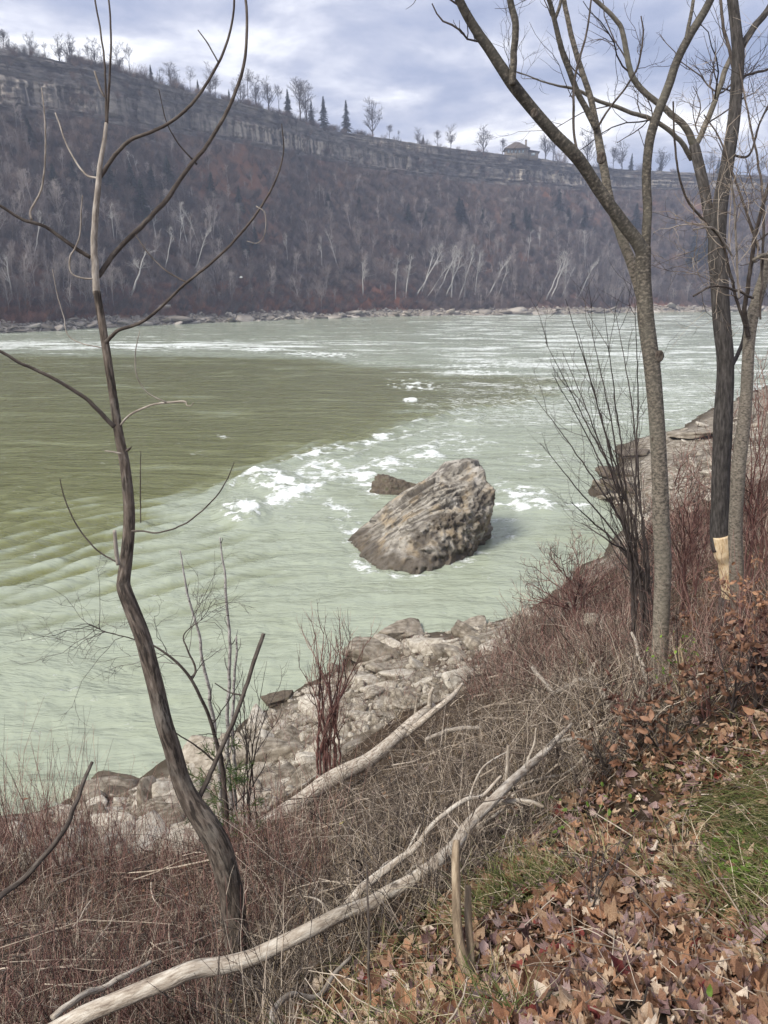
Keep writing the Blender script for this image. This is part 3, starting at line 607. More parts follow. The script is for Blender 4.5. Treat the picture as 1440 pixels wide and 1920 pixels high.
sxp, syp, _ = to_px(SPt); low *= np.where(sxp < 760, 1.0, .35)
stony = np.clip((.07 - V2) / .02, 0, 1)
idx = np.arange(U2.size).reshape(U2.shape)
Qf = np.stack([idx[:-1, :-1], idx[:-1, 1:], idx[1:, 1:], idx[1:, :-1]], -1).reshape(-1, 4)
tag(link('far_hillside', mesh_from('far_hillside', SPt, Qf, None, [sm_], True, {'low': low.ravel(), 'stony': stony.ravel()})), 'steep wooded talus slope of the far bank', kind='structure')

# cliff: bedded ledges, massive pale band, cracks
NC = 1500; cu = np.linspace(0, UN - 1, NC); ci = np.clip(cu.astype(int), 0, UN - 2); cw = (cu - ci)[:, None]
Ec = E_[ci] * (1 - cw) + E_[ci + 1] * cw; Bc = Bb[ci] * (1 - cw) + Bb[ci + 1] * cw; Oc = norm(outw[ci] * (1 - cw) + outw[ci + 1] * cw); ac = np.interp(cu, np.arange(UN), arc)
NV = 84; cv = np.linspace(-.10, 1, NV); A2, C2 = np.meshgrid(ac, cv); eps_z = Ec[:, 2] - Bc[:, 2]
Zc = Bc[None, :, 2] + C2 * eps_z[None]
zabs = (HP - Zc)                                    # depth below the rim; beds are level
bed = np.floor(zabs / 1.35 + .5 * n2(A2 * .02, zabs * 0, 1, 1)); bedr = vn(np.stack([bed * 3.17, A2 * .02, bed * 0 + .5], -1))
lip = 2.3 * bedr * (.6 + .8 * np.clip(n2(A2, zabs * 0, .02, 61, 2) + .5, 0, 1)) + .5 * vn(np.stack([np.floor(zabs / .6) * 2.3, A2 * .06, A2 * 0], -1))
massive = np.clip((C2 - .12) / .08, 0, 1) * np.clip((.62 - C2) / .08, 0, 1)
crack = vn(np.stack([np.floor(A2 / 5.0 + .6 * n2(A2, zabs, .05, 3)) * 1.7, bed * .2 * (1 - massive), A2 * 0], -1))
butt = n2(A2, zabs * .3, .025, 21, 3)
off = lerp = (1 - C2) * 7.0 + lip * (1 - .6 * massive) + crack * 2.8 * (.35 + .65 * massive) + butt * 5 * np.clip(1.1 - C2, 0, 1) + n2(A2, zabs, .35, 6, 3) * .9
off = off + np.where(C2 < .06, (0.06 - C2) * 10, 0)
off = off - 1.3 * massive * (n2(A2, zabs * 0, .01, 44, 2) > -.05)
CX = Ec[None, :, 0] + Oc[None, :, 0] * off; CY = Ec[None, :, 1] + Oc[None, :, 1] * off
# rim rises and falls a little
cmat = mat('cliff_rock', [(0.28, (.035, .034, .038)), (0.45, (.10, .092, .088)), (0.58, (.19, .17, .15)), (0.75, (.31, .275, .235))], scale=.16, detail=11, bump=.9, bdist=1.0, bscale=.7, coord='world', stretch=(1, 1, 3.2), rough=.9, spec=.15)
t = cmat.node_tree; bs = [n for n in t.nodes if n.type == 'BSDF_PRINCIPLED'][0]; src = bs.inputs['Base Color'].links[0].from_socket
ga_ = N('ShaderNodeAttribute', t); ga_.attribute_name = 'paleband'
ge = N('ShaderNodeNewGeometry', t); mp_ = N('ShaderNodeMapping', t); mp_.inputs['Scale'].default_value = (1, 1, .12); t.links.new(ge.outputs['Position'], mp_.inputs[0])
nv = N('ShaderNodeTexNoise', t); nv.inputs['Scale'].default_value = .45; nv.inputs['Detail'].default_value = 6; t.links.new(mp_.outputs[0], nv.inputs['Vector'])
rv = N('ShaderNodeValToRGB', t); ramp_set(rv, [(.36, (.06, .056, .056)), (.46, (.19, .165, .14)), (.56, (.42, .365, .30)), (.7, (.54, .48, .40))]); t.links.new(nv.outputs[0], rv.inputs[0])
mi = N('ShaderNodeMix', t, data_type='RGBA'); t.links.new(ga_.outputs['Fac'], mi.inputs[0]); t.links.new(src, mi.inputs[6]); t.links.new(rv.outputs[0], mi.inputs[7]); t.links.new(mi.outputs[2], bs.inputs['Base Color'])
cpx, cpy, _ = to_px(np.stack([CX, CY, Zc], -1))
pb = massive * np.clip(.80 + n2(A2, zabs * .3, .014, 31, 3) * 2.6, 0, 1) * np.where(cpx < 620, 1, .7)
pb = np.maximum(pb, np.clip((C2 - .72) / .05, 0, 1) * np.clip((.93 - C2) / .05, 0, 1) * np.clip((cpx - 640) / 200, 0, 1) * np.clip(.4 + n2(A2, zabs, .03, 37, 3) * 2.2, 0, 1))
tag(link('far_cliff', mesh_from('far_cliff', np.stack([CX, CY, Zc], -1), (lambda I: np.stack([I[:-1, :-1], I[:-1, 1:], I[1:, 1:], I[1:, :-1]], -1).reshape(-1, 4))(np.arange(CX.size).reshape(CX.shape)), None, [cmat], False, {'paleband': pb.ravel()})), 'layered rock cliff along the top of the far gorge wall', kind='structure')
# plateau
pv = np.array([0, 3, 8, 16, 30, 50, 70, 95.]); pm = mat('plateau_grass', [(0.3, (.05, .045, .02)), (0.5, (.10, .095, .04)), (0.7, (.16, .14, .075))], scale=.2, coord='world', bump=.5, bdist=.5)
topx = Ec + Oc * off[-1][:, None]
PP = np.stack([topx + (-Oc) * d for d in pv]); PP[..., 2] = HP; PP[0, :, 2] = HP; PP[1, :, 2] += .5 + .4 * n2(PP[1, :, 0], PP[1, :, 1], .08); PP[2:5, :, 2] += 1.0 + .8 * n2(PP[2:5, :, 0], PP[2:5, :, 1], .05)
tag(link('plateau_ground', mesh_from('plateau_ground', PP, (lambda I: np.stack([I[:-1, :-1], I[:-1, 1:], I[1:, 1:], I[1:, :-1]], -1).reshape(-1, 4))(np.arange(len(pv) * NC).reshape(len(pv), NC)), None, [pm], True)), 'grassy plateau above the far cliff', kind='structure')

# ------------------------------------------------------------------ far vegetation prototypes (unit height)
def bare_tree(m, kind=0, origin_lean=0.0, name='bare_tree', nb=10, crown=.35, tw=4, thick=1.0):
    g = Geo(); K = 7
    lean = np.cumsum(RNG.normal(size=(K, 3)) * .009 + np.array([origin_lean, 0, 0]), 0); lean[:, 2] = 0
    P = (np.stack([np.zeros(K), np.zeros(K), np.linspace(-.03, .92, K)], -1) + lean)[None]; R = (np.linspace(.011, .003, K) * thick)[None]
    strands(g, P, R, 4, tint=[.5])
    t0 = .15 if kind == 1 else (.3 if kind == 0 else .45)
    a = (30, 60) if kind != 2 else (20, 40)
    P1, R1 = grow(P, R, nb, crown, a, up=.22, wig=.13, K=5, t0=t0, t1=.97, rr=.6, rmin=.0022 * thick, taper_len=.55)
    strands(g, P1, R1, 3, tint=.35 + .4 * RNG.random(len(P1)))
    P2, R2 = grow(P1, R1, 5, crown * .48, (25, 60), up=.15, wig=.16, K=4, t0=.2, t1=1, rr=.7, rmin=.0017 * thick)
    strands(g, P2, R2, 3, tint=.3 + .5 * RNG.random(len(P2)))
    P3, R3 = grow(P2, R2, tw, crown * .25, (20, 60), up=.1, wig=.15, K=2, t0=.1, t1=1, rr=.8, rmin=.0013 * thick)
    strands(g, P3, R3, 3, tint=.3 + .6 * RNG.random(len(P3)))
    return g.mesh(name, m)
def conifer(name='conifer'):
    g = Geo(); strands(g, np.array([[[0, 0, -.03], [0, 0, .5], [0, 0, 1]]]), np.array([[.018, .012, .002]]), 4, tint=[0])
    n = 520; h = .10 + .9 * RNG.random(n) ** .9; a = RNG.random(n) * 6.283; lay = np.floor(h * 15) / 15
    ln = (1 - h) * .27 * (.65 + .5 * RNG.random(n)) * (.8 + .35 * np.sin(a * 3 + h * 30)) + .02
    d = np.stack([np.cos(a), np.sin(a), -.25 + .5 * h * RNG.random(n)], -1); s = np.stack([-np.sin(a), np.cos(a), 0 * a], -1)
    base = np.stack([0 * a, 0 * a, h], -1); w = .018 + .035 * (1 - h)
    w = w[:, None]; ln = ln[:, None]
    q = np.stack([base, base + d * ln * .55 + s * w, base + d * ln + np.array([0, 0, -.012]), base + d * ln * .55 - s * w], 1).reshape(-1, 3)
    g.add(q, np.arange(n * 4).reshape(n, 4), tint=np.repeat(RNG.random(n), 4))
    return g.mesh(name, M['far_conifer'], smooth=False)
def scrub(m, name='scrub'):
    g = Geo(); n = 26; a = RNG.random(n) * 6.283; r = .12 * RNG.random(n)
    P0 = np.stack([r * np.cos(a), r * np.sin(a), -.05 + 0 * a], -1); d = norm(np.stack([.55 * np.cos(a), .55 * np.sin(a), .6 + .6 * RNG.random(n)], -1))
    P = np.stack([P0, P0 + d * .4, P0 + d * .8 + np.array([0, 0, .12])], 1); R = np.full((n, 3), .006) * np.array([1.4, 1, .6])
    strands(g, P, R, 3); P1, R1 = grow(P, R, 6, .42, (20, 60), up=.12, K=3, rr=.8, rmin=.003); strands(g, P1, R1, 3)
    P2, R2 = grow(P1, R1, 3, .2, (20, 60), up=.1, K=2, rr=.9, rmin=.0025); strands(g, P2, R2, 3)
    return g.mesh(name, m)
TREES = [bare_tree(M['far_bark'], k % 3, thick=1.35, nb=9 + k, crown=.30 + .03 * (k % 4)) for k in range(8)]
THINS = [bare_tree(M['far_dark'], k, nb=11, crown=.36, tw=5, thick=1.5) for k in range(3)]
OAKS = [bare_tree(M['far_dark'], 1, nb=20, crown=.46, tw=6, thick=1.9) for k in range(5)]
WHITES = [bare_tree(M['far_white'], 2, origin_lean=l, nb=6, crown=.30, tw=2, thick=1.3) for l in (.0, .03, .06, -.035)]
CONS = [conifer() for k in range(4)]
SCR = [scrub(M['far_brown']) for k in range(3)] + [scrub(M['far_dark'])]

def scatter(name, meshes, P, scale, label, rot=None, tilt=0.12, mats=(), kind='stuff'):
    """one stuff object: instances of the meshes at the points P"""
    n = len(P); me = mesh_from(name, P)
    rz = RNG.random(n) * 6.283 if rot is None else rot
    for k, a in (('rotv', np.stack([RNG.normal(size=n) * tilt, RNG.normal(size=n) * tilt, rz], -1)), ('scl', np.broadcast_to(np.asarray(scale, float), (n,)).copy())):
        if a.ndim == 1: q = me.attributes.new(k, 'FLOAT', 'POINT'); q.data.foreach_set('value', a.astype(np.float32))
        else: q = me.attributes.new(k, 'FLOAT_VECTOR', 'POINT'); q.data.foreach_set('vector', a.astype(np.float32).ravel())
    o = link(name, me); pc = bpy.data.collections.new(name + '_sources')
    for i, m_ in enumerate(meshes): po = bpy.data.objects.new(name + '_source', m_); pc.objects.link(po)
    ng = bpy.data.node_groups.new(name, 'GeometryNodeTree'); ng.interface.new_socket('Geometry', in_out='INPUT', socket_type='NodeSocketGeometry'); ng.interface.new_socket('Geometry', in_out='OUTPUT', socket_type='NodeSocketGeometry')
    I = ng.nodes.new('NodeGroupInput'); O = ng.nodes.new('NodeGroupOutput'); ip = ng.nodes.new('GeometryNodeInstanceOnPoints'); cinfo = ng.nodes.new('GeometryNodeCollectionInfo')
    cinfo.inputs[0].default_value = pc; cinfo.inputs[1].default_value = True; cinfo.inputs[2].default_value = True
    ip.inputs['Pick Instance'].default_value = True
    rd = ng.nodes.new('FunctionNodeRandomValue'); rd.data_type = 'INT'; rd.inputs[4].default_value = 0; rd.inputs[5].default_value = len(meshes) - 1
    a1 = ng.nodes.new('GeometryNodeInputNamedAttribute'); a1.data_type = 'FLOAT_VECTOR'; a1.inputs[0].default_value = 'rotv'
    a2 = ng.nodes.new('GeometryNodeInputNamedAttribute'); a2.data_type = 'FLOAT'; a2.inputs[0].default_value = 'scl'
    er = ng.nodes.new('FunctionNodeEulerToRotation')
    l = ng.links.new
    l(I.outputs[0], ip.inputs['Points']); l(cinfo.outputs[0], ip.inputs['Instance']); l(rd.outputs[2], ip.inputs['Instance Index'])
    l(a1.outputs[0], er.inputs[0]); l(er.outputs[0], ip.inputs['Rotation']); l(a2.outputs[0], ip.inputs['Scale']); l(ip.outputs[0], O.inputs[0])
    md = o.modifiers.new('scatter', 'NODES'); md.node_group = ng
    return tag(o, label, kind=kind)

def slope_at_px(px, py):
    """slope place seen at a photo pixel (coarse table lookup)"""
    k = np.argmin((sxp - px) ** 2 + (syp - py) ** 2 + (V2 < .03) * 1e6); return SPt.reshape(-1, 3)[k]
# visible stretch of the far bank
vis_u = np.where((to_px(S_)[0] > -260) & (to_px(S_)[0] < 1750) & (S_[:, 1] > 60))[0]; u0, u1 = vis_u.min(), vis_u.max()
def slope_samples(n, vlo, vhi, pw=1.0):
    # even density over the ground rather than over u
    u = u0 + (u1 - u0) * RNG.random(n); v = vlo + (vhi - vlo) * RNG.random(n) ** pw; return slope_pt(u, v), u, v
P, u, v = slope_samples(9500, .085, .97); den = np.clip(.62 + n2(P[:, 0], P[:, 1], .02, 12, 3) * 1.4 - .45 * np.clip((v - .62) / .3, 0, 1), .12, 1)
k = RNG.random(len(P)) < den; P = P[k]; v = v[k]
hgt = (5.0 + 9.5 * RNG.random(len(P)) ** 1.4) * np.where(v > .6, .68, 1)
far_tree_pos = P; far_tree_h = hgt
# the 250 nearest the water stand as trees of their own, the rest of the wood is one mass
order = np.argsort(v); own = order[:190]; rest = order[190:]
g_txt = 'bare grey trees in the front rank above the far shore'
for j in own:
    o = link('bare_tree', TREES[RNG.integers(len(TREES))], loc=P[j]); o.rotation_euler = (RNG.normal() * .05, RNG.normal() * .05, RNG.random() * 6.28); s = hgt[j]; o.scale = (s, s, s)
    tag(o, 'leafless grey-brown tree in the front rank of the wood above the far shore', 'tree', g_txt)
scatter('hillside_forest', TREES, P[rest], hgt[rest], 'leafless grey-brown wood covering the far slope')
rustm = mat('far_rust_twigs', [(0.1, (.09, .045, .03)), (0.5, (.19, .085, .055)), (0.9, (.28, .14, .09))], scale=.5, bump=0, coord='bk', tint=.4, objrand=.8); RSC = [scrub(rustm) for k in range(2)]
P, u, v = slope_samples(2600, .06, .24); k_ = to_px(P)[0] < 800; P = P[k_]; scatter('rusty_scrub', RSC, P, 1.6 + 2.2 * RNG.random(len(P)), 'rust-coloured undergrowth low on the far slope')
P, u, v = slope_samples(6500, .07, .99); scatter('hillside_scrub', SCR, P, 2.2 + 2.6 * RNG.random(len(P)), 'tangled brown scrub under the trees of the far slope')
# rim scrub along the plateau edge
q = RNG.integers(0, NC, 1500); jit = RNG.random(1500) * 7; Pr = topx[q] - Oc[q] * jit[:, None]; Pr[:, 2] = HP - .6
rp, _, _ = to_px(Pr); k = ((rp < 700) | (RNG.random(1500) < .12)); Pr = Pr[k]
scatter('rim_scrub', [SCR[3], SCR[0]], Pr, 2.0 + 2.4 * RNG.random(len(Pr)), 'low bare scrub along the far plateau rim')
# ledge scrub on the cliff
q = RNG.integers(0, NC, 1500); r_ = RNG.integers(4, NV - 4, 1500); Pl = np.stack([CX[r_, q], CY[r_, q], Zc[r_, q]], -1)
scatter('ledge_scrub', [SCR[3], SCR[0]], Pl, 1.2 + 2.4 * RNG.random(1500), 'bare scrub clinging to the ledges of the far cliff')

def far_thing(name, me, px, py, hpx, label, cat, group=None, on='slope', lean=0.0, wid=1.0):
    if on == 'slope': p = slope_at_px(px, py)
    else:
        d = (HP + .8 - CAMZ) / (((960 - py) / F) * CP - SP)
        kk = np.argmin((to_px(topx)[0] - px) ** 2 + (topx[:, 1] < 60) * 1e9); back = 3 + 9 * RNG.random(); p = topx[kk] - Oc[kk] * back; p = p.copy(); p[2] = HP + (.4 if 'bush' not in name else -.5)
        p[0] += (px - to_px(p)[0]) / F * to_px(p)[2]
    _, _, d = to_px(p); h = hpx / F * d * 1.02
    o = link(name, me, loc=p); o.rotation_euler = (RNG.normal() * .03, lean, RNG.random() * 6.28 if lean == 0 else RNG.normal() * .3); o.scale = (h * wid, h * wid, h)
    return tag(o, label, cat, group)
# white-barked trees low on the slope: (px, base y, height px, lean, label)
far_thing('white_barked_tree', WHITES[0], 27, 575, 95, 'white-barked tree by the far shore at the left edge of the picture', 'tree', 'white-barked trees of the far slope', wid=1.3)
far_thing('white_barked_tree', WHITES[3], 243, 552, 80, 'spreading white-limbed tree behind the branches of the bare tree on the left', 'tree', 'white-barked trees of the far slope', wid=2.0)
far_thing('white_barked_tree', WHITES[0], 678, 553, 62, 'white forked tree standing alone over the red leaf slope near mid river', 'tree', 'white-barked trees of the far slope', wid=1.6)
for (px, py, h, l) in [(745, 560, 75, .2), (762, 558, 80, .2), (778, 556, 95, .25), (786, 552, 80, .2), (798, 556, 70, .3), (815, 553, 85, .2), (835, 555, 75, .2), (848, 557, 82, .15), (856, 560, 92, .1), (872, 557, 60, .3), (893, 552, 78, .15), (905, 556, 70, 0.), (930, 560, 62, .25), (1020, 560, 70, 0.), (1028, 562, 78, -.1), (1045, 561, 60, .12), (1060, 560, 72, .1), (1080, 558, 66, 0.)]:
    far_thing('white_barked_tree', WHITES[RNG.integers(3)], px, py, h, 'slender white trunk in the leaning cluster above the far shore rocks', 'tree', 'leaning white trunks above the far shore rocks', lean=(l or .01) * (.1 + .9 * RNG.random()), wid=.8 + .7 * RNG.random())
for (px, py, h) in [(60, 480, 75), (130, 470, 70), (215, 450, 62), (300, 470, 80), (330, 480, 75), (350, 460, 72), (385, 470, 70), (310, 505, 70), (365, 500, 70), (455, 480, 50), (250, 330, 38), (262, 335, 40), (480, 470, 50), (640, 500, 60), (540, 490, 50), (605, 500, 55), (1100, 500, 60), (990, 490, 55), (1010, 470, 45)]:
    far_thing('pale_barked_tree', WHITES[RNG.integers(4)], px, py, h, 'pale-barked bare tree scattered through the darker wood of the far slope', 'tree', 'pale-barked trees scattered through the far wood', wid=1.1)
CS = 1.15
for (px, py, h) in [(268, 415, 62), (318, 345, 42), (102, 370, 50), (60, 270, 40), (208, 360, 42), (190, 350, 38), (395, 375, 40), (285, 360, 38), (250, 365, 46), (140, 350, 36), (450, 400, 40), (462, 480, 40), (480, 470, 36), (620, 400, 30), (675, 405, 28), (765, 415, 28), (865, 425, 40), (860, 410, 34), (960, 430, 26), (990, 435, 30), (1048, 400, 36), (1095, 430, 34), (1065, 420, 26), (985, 420, 26), (1190, 430, 40), (1300, 500, 50), (1320, 490, 46), (800, 420, 20), (905, 420, 22)]:
    lab = 'tallest yellowish green conifer on the far slope, seen through the bare tree on the left' if px == 268 else 'small dark conifer among the bare trees of the far slope'
    far_thing('conifer', CONS[RNG.integers(4)], px, py, h * CS, lab, 'tree', 'dark conifers among the bare trees of the far slope', wid=1.5)
# skyline: (px, base y, height px, sort)
sky_l = {'oak': 'spreading leafless tree on the far skyline', 'con': 'dark pointed conifer on the far skyline', 'thin': 'thin upright bare tree on the far skyline', 'bush': 'small round bush on the far rim'}
SKY_ONE = {112: 'round bare tree on the far skyline left of the two shoots topping the furrowed tree', 224: 'broad bare tree on the far skyline just right of the shoots topping the furrowed tree', 285: 'lone conifer on the far rim between the furrowed tree and its long right branch', 565: 'biggest spreading bare tree on the skyline, left of the three tall dark conifers', 584: 'smallest and leftmost of the three tall dark skyline conifers', 608: 'full dark cone-shaped conifer in the middle of the three skyline conifers', 650: 'ragged dark conifer, rightmost of the three tall skyline conifers', 698: 'bare tree standing alone right of the three tall skyline conifers', 845: 'wide low bare tree on the open rim, second left of the stone house', 906: 'round-crowned bare tree on the open rim nearest left of the stone house', 942: 'faint bare tree just behind the left side of the stone house', 1022: 'bare tree just right of the stone house', 804: 'small round bush left of the wide low bare tree on the open rim', 872: 'small dark bush between the two round bare trees left of the stone house', 1100: 'bare skyline tree seen between the two forks of the smooth tan tree'}
for (px, py, h, s_) in [(8, 90, 38, 'oak'), (20, 92, 30, 'oak'), (60, 96, 36, 'oak'), (85, 100, 30, 'thin'), (112, 108, 42, 'oak'), (135, 112, 48, 'oak'), (150, 118, 30, 'oak'), (165, 122, 35, 'thin'), (180, 128, 42, 'oak'), (195, 130, 40, 'thin'), (224, 135, 52, 'oak'), (243, 140, 50, 'thin'), (262, 146, 28, 'bush'), (285, 150, 38, 'con'), (300, 154, 36, 'thin'), (320, 158, 40, 'oak'), (328, 160, 38, 'oak'), (358, 170, 42, 'thin'), (372, 175, 28, 'con'), (395, 182, 50, 'oak'), (405, 184, 40, 'thin'), (430, 192, 26, 'con'), (452, 198, 50, 'oak'), (468, 202, 58, 'thin'), (480, 204, 50, 'oak'), (503, 210, 50, 'oak'), (525, 218, 45, 'thin'), (540, 222, 48, 'con'), (565, 226, 66, 'oak'), (575, 228, 60, 'oak'), (584, 232, 45, 'con'), (608, 240, 58, 'con'), (650, 250, 56, 'con'), (698, 256, 58, 'oak'), (730, 260, 22, 'oak'), (747, 262, 18, 'thin'), (783, 266, 24, 'oak'), (793, 268, 18, 'con'), (804, 270, 12, 'bush'), (820, 272, 26, 'oak'), (845, 276, 36, 'oak'), (872, 280, 8, 'bush'), (906, 284, 44, 'oak'), (942, 288, 26, 'oak'),
     (1022, 300, 44, 'oak'), (1036, 302, 40, 'oak'), (1052, 304, 26, 'bush'), (1100, 312, 56, 'oak'), (1122, 316, 36, 'oak'), (1150, 318, 34, 'oak'), (1165, 320, 42, 'oak'), (1182, 322, 30, 'con'), (1200, 323, 18, 'bush'), (1240, 326, 38, 'oak'), (1237, 326, 24, 'con'), (1330, 330, 38, 'oak'), (1345, 330, 30, 'con'), (1365, 331, 30, 'oak'), (1400, 332, 28, 'oak'), (1425, 332, 30, 'oak')]:
    me = {'oak': OAKS, 'con': CONS, 'thin': THINS, 'bush': SCR}[s_]; me = me[RNG.integers(len(me))]
    nm = {'oak': 'spreading_tree', 'con': 'conifer', 'thin': 'thin_tree', 'bush': 'rim_bush'}[s_]
    far_thing(nm, me, px, py, h, SKY_ONE.get(px, sky_l[s_]), 'bush' if s_ == 'bush' else 'tree', {'oak': 'spreading bare trees on the far skyline', 'con': 'dark conifers on the far skyline', 'thin': 'thin bare trees on the far skyline', 'bush': 'small bushes on the far rim'}[s_], on='rim', wid=1.25 if s_ == 'oak' else (1.0 if s_ == 'con' else 1.1))

# ------------------------------------------------------------------ stone house on the rim
def box(g, x0, x1, y0, y1, z0, z1):
    v = [(x, y, z) for z in (z0, z1) for y in (y0, y1) for x in (x0, x1)]
    g.add(v, [(0, 2, 3, 1), (4, 5, 7, 6), (0, 1, 5, 4), (2, 6, 7, 3), (0, 4, 6, 2), (1, 3, 7, 5)]); return g
hk = np.argmin((to_px(topx)[0] - 968) ** 2 + (topx[:, 1] < 60) * 1e9); hp_ = topx[hk] - Oc[hk] * 3.5
mst = mat('house_stone', [(0.3, (.12, .10, .08)), (0.5, (.24, .20, .16)), (0.7, (.34, .30, .24))], scale=2.5, bump=.6, bdist=.05)
mrf = mat('house_roof', [(0.3, (.05, .038, .03)), (0.5, (.095, .072, .055)), (0.7, (.14, .11, .085))], scale=3, stretch=(1, 1, 4), bump=.6, bdist=.05)
mgl = mat('house_window_glass', [(0.3, (.35, .42, .46)), (0.7, (.5, .56, .6))], scale=1, bump=0, rough=.1, spec=.6)
hroot = empty('stone_house', (hp_[0], hp_[1], HP + .9)); hroot.rotation_euler = (0, 0, math.atan2(Oc[hk][1], Oc[hk][0]) + math.pi / 2)
tag(hroot, 'stone pavilion house with a brown hipped roof and chimney on the far cliff rim', 'house')
g = Geo(); box(g, -7.5, 7.5, -5, 6, -2.5, 3.2); link('wall', g.mesh('wall', mst, False), hroot)
def hip(x, y, z0, z1, r, ov=1.1):
    g = Geo(); X = x + ov; Y = y + ov
    v = [(-X, -Y, z0), (X, -Y, z0), (X, Y, z0), (-X, Y, z0), (-r, 0, z1), (r, 0, z1), (-X, -Y, z0 - .35), (X, -Y, z0 - .35), (X, Y, z0 - .35), (-X, Y, z0 - .35)]
    g.add(v, [(0, 1, 5, 4), (2, 3, 4, 5), (6, 7, 1, 0), (7, 8, 2, 1), (8, 9, 3, 2), (9, 6, 0, 3), (9, 8, 7, 6)], [(1, 2, 5), (3, 0, 4)]); return g
rf = link('roof', hip(7.5, 5.5, 3.55, 8.2, 1.5).mesh('roof', mrf, False), hroot)
g = Geo(); box(g, 5.6, 6.8, -.6, .6, 4, 9.6); box(g, 5.4, 7.0, -.8, .8, 9.2, 9.5); link('chimney', g.mesh('chimney', mst, False), rf)
wg = link('wing', box(Geo(), 7.52, 14.5, -3.5, 4, -3, 1.4).mesh('wing', mst, False), hroot)
g = Geo(); g.add([(7.4, -4.4, 3.0), (15.4, -4.4, 1.5), (15.4, 5, 1.5), (7.4, 5, 3.0), (7.4, -4.4, 2.7), (15.4, -4.4, 1.2), (15.4, 5, 1.2), (7.4, 5, 2.7)], [(0, 1, 2, 3), (7, 6, 5, 4), (0, 4, 5, 1), (1, 5, 6, 2), (2, 6, 7, 3), (3, 7, 4, 0)]); link('wing_roof', g.mesh('wing_roof', mrf, False), hroot)
for x in (-5.6, -3.2, -.8, 1.6, 4.0):
    f_ = link('window', box(Geo(), x - .75, x + .75, -5.08, -5.0, .6, 2.6).mesh('window', mrf, False), hroot); link('pane', box(Geo(), x - .6, x + .6, -5.13, -5.085, .75, 2.45).mesh('pane', mgl, False), f_)
f_ = link('window', box(Geo(), 9.5, 12.6, -3.6, -3.52, -.9, 1.0).mesh('window', mrf, False), wg); link('pane', box(Geo(), 9.7, 12.4, -3.65, -3.605, -.75, .85).mesh('pane', mgl, False), f_)

# ------------------------------------------------------------------ rocks
def hull_planes(pts):
    bm = bmesh.new()
    for p in pts: bm.verts.new(p)
    bmesh.ops.convex_hull(bm, input=bm.verts); bm.normal_update(); pl = [(np.array(f.normal), f.normal.dot(f.verts[0].co)) for f in bm.faces]; bm.free()
    return np.array([p[0] for p in pl]), np.array([p[1] for p in pl])
_ico = {}
def ico(sub):
    if sub not in _ico:
        bm = bmesh.new(); bmesh.ops.create_icosphere(bm, subdivisions=sub, radius=1); bm.verts.ensure_lookup_table()
        _ico[sub] = (np.array([v.co[:] for v in bm.verts]), np.array([[v.index for v in f.verts] for f in bm.faces])); bm.free()
    return _ico[sub]
def star(D, n, d, k=14):
    s = np.maximum(D @ n.T, 0) / d; return 1 / (np.sum(s ** k, -1) ** (1 / k) + 1e-9)
def stone_mesh(m, sub=2, seed=0, flat=.6, rough=.10, npl=7):
    r = np.random.default_rng(seed); D, Fc = ico(sub); n = norm(r.normal(size=(npl, 3))); d = .55 + .4 * r.random(npl)
    n = np.vstack([n, np.eye(3), -np.eye(3)]); d = np.concatenate([d, [1, .8, .75, 1, .8, .75]])
    V = D * star(D, n, d, 40)[:, None]; V = V * (1 + rough * fbm(V * 2.2 + seed, 3))[:, None]; V[:, 2] *= flat
    return mesh_from('stone', V, None, Fc, [m], False, {'bk': V, 'tint': np.full(len(V), .5)})
STONES = [stone_mesh(M['rock_pale'], 3, s, .42 + .14 * (s % 3)) for s in range(10)]
PEBB = [stone_mesh(M['rock_pale'], 1, 20 + s, .6) for s in range(5)]
BSTONE = [stone_mesh(M['rock_brown'], 2, 40 + s, .6, .15) for s in range(4)]
FSTONE = [stone_mesh(M['far_rock'], 2, 60 + s, .42, .1) for s in range(7)]
# far shore stones: the largest 280 are pieces of the shore, the rest one mass
shore_far = empty('far_shore_rocks'); tag(shore_far, 'band of broken slabs along the far waterline', kind='structure')
u = u0 + (u1 - u0) * RNG.random(280); v = RNG.random(280) ** 1.3 * .062 - .008; P = slope_pt(u, np.clip(v, 0, 1)); ui = np.clip(u.astype(int), 0, UN - 1); P[:, :2] += outw[ui][:, :2] * np.where(v < 0, -v * 300, 0)[:, None]
for p in P:
    o = link('stone', FSTONE[RNG.integers(7)], shore_far, p + np.array([0, 0, -.1])); s = 1.2 + 2.6 * RNG.random() ** 2.2; o.scale = (s * (1 + RNG.random()), s, s * .85); o.rotation_euler = (RNG.normal() * .25, RNG.normal() * .25, RNG.random() * 6.28)
P = slope_pt(u0 + (u1 - u0) * RNG.random(3600), RNG.random(3600) * .075)
scatter('far_shore_rubble', FSTONE, P, .35 + .9 * RNG.random(3600) ** 2, 'small broken stones along the far waterline', tilt=.5)
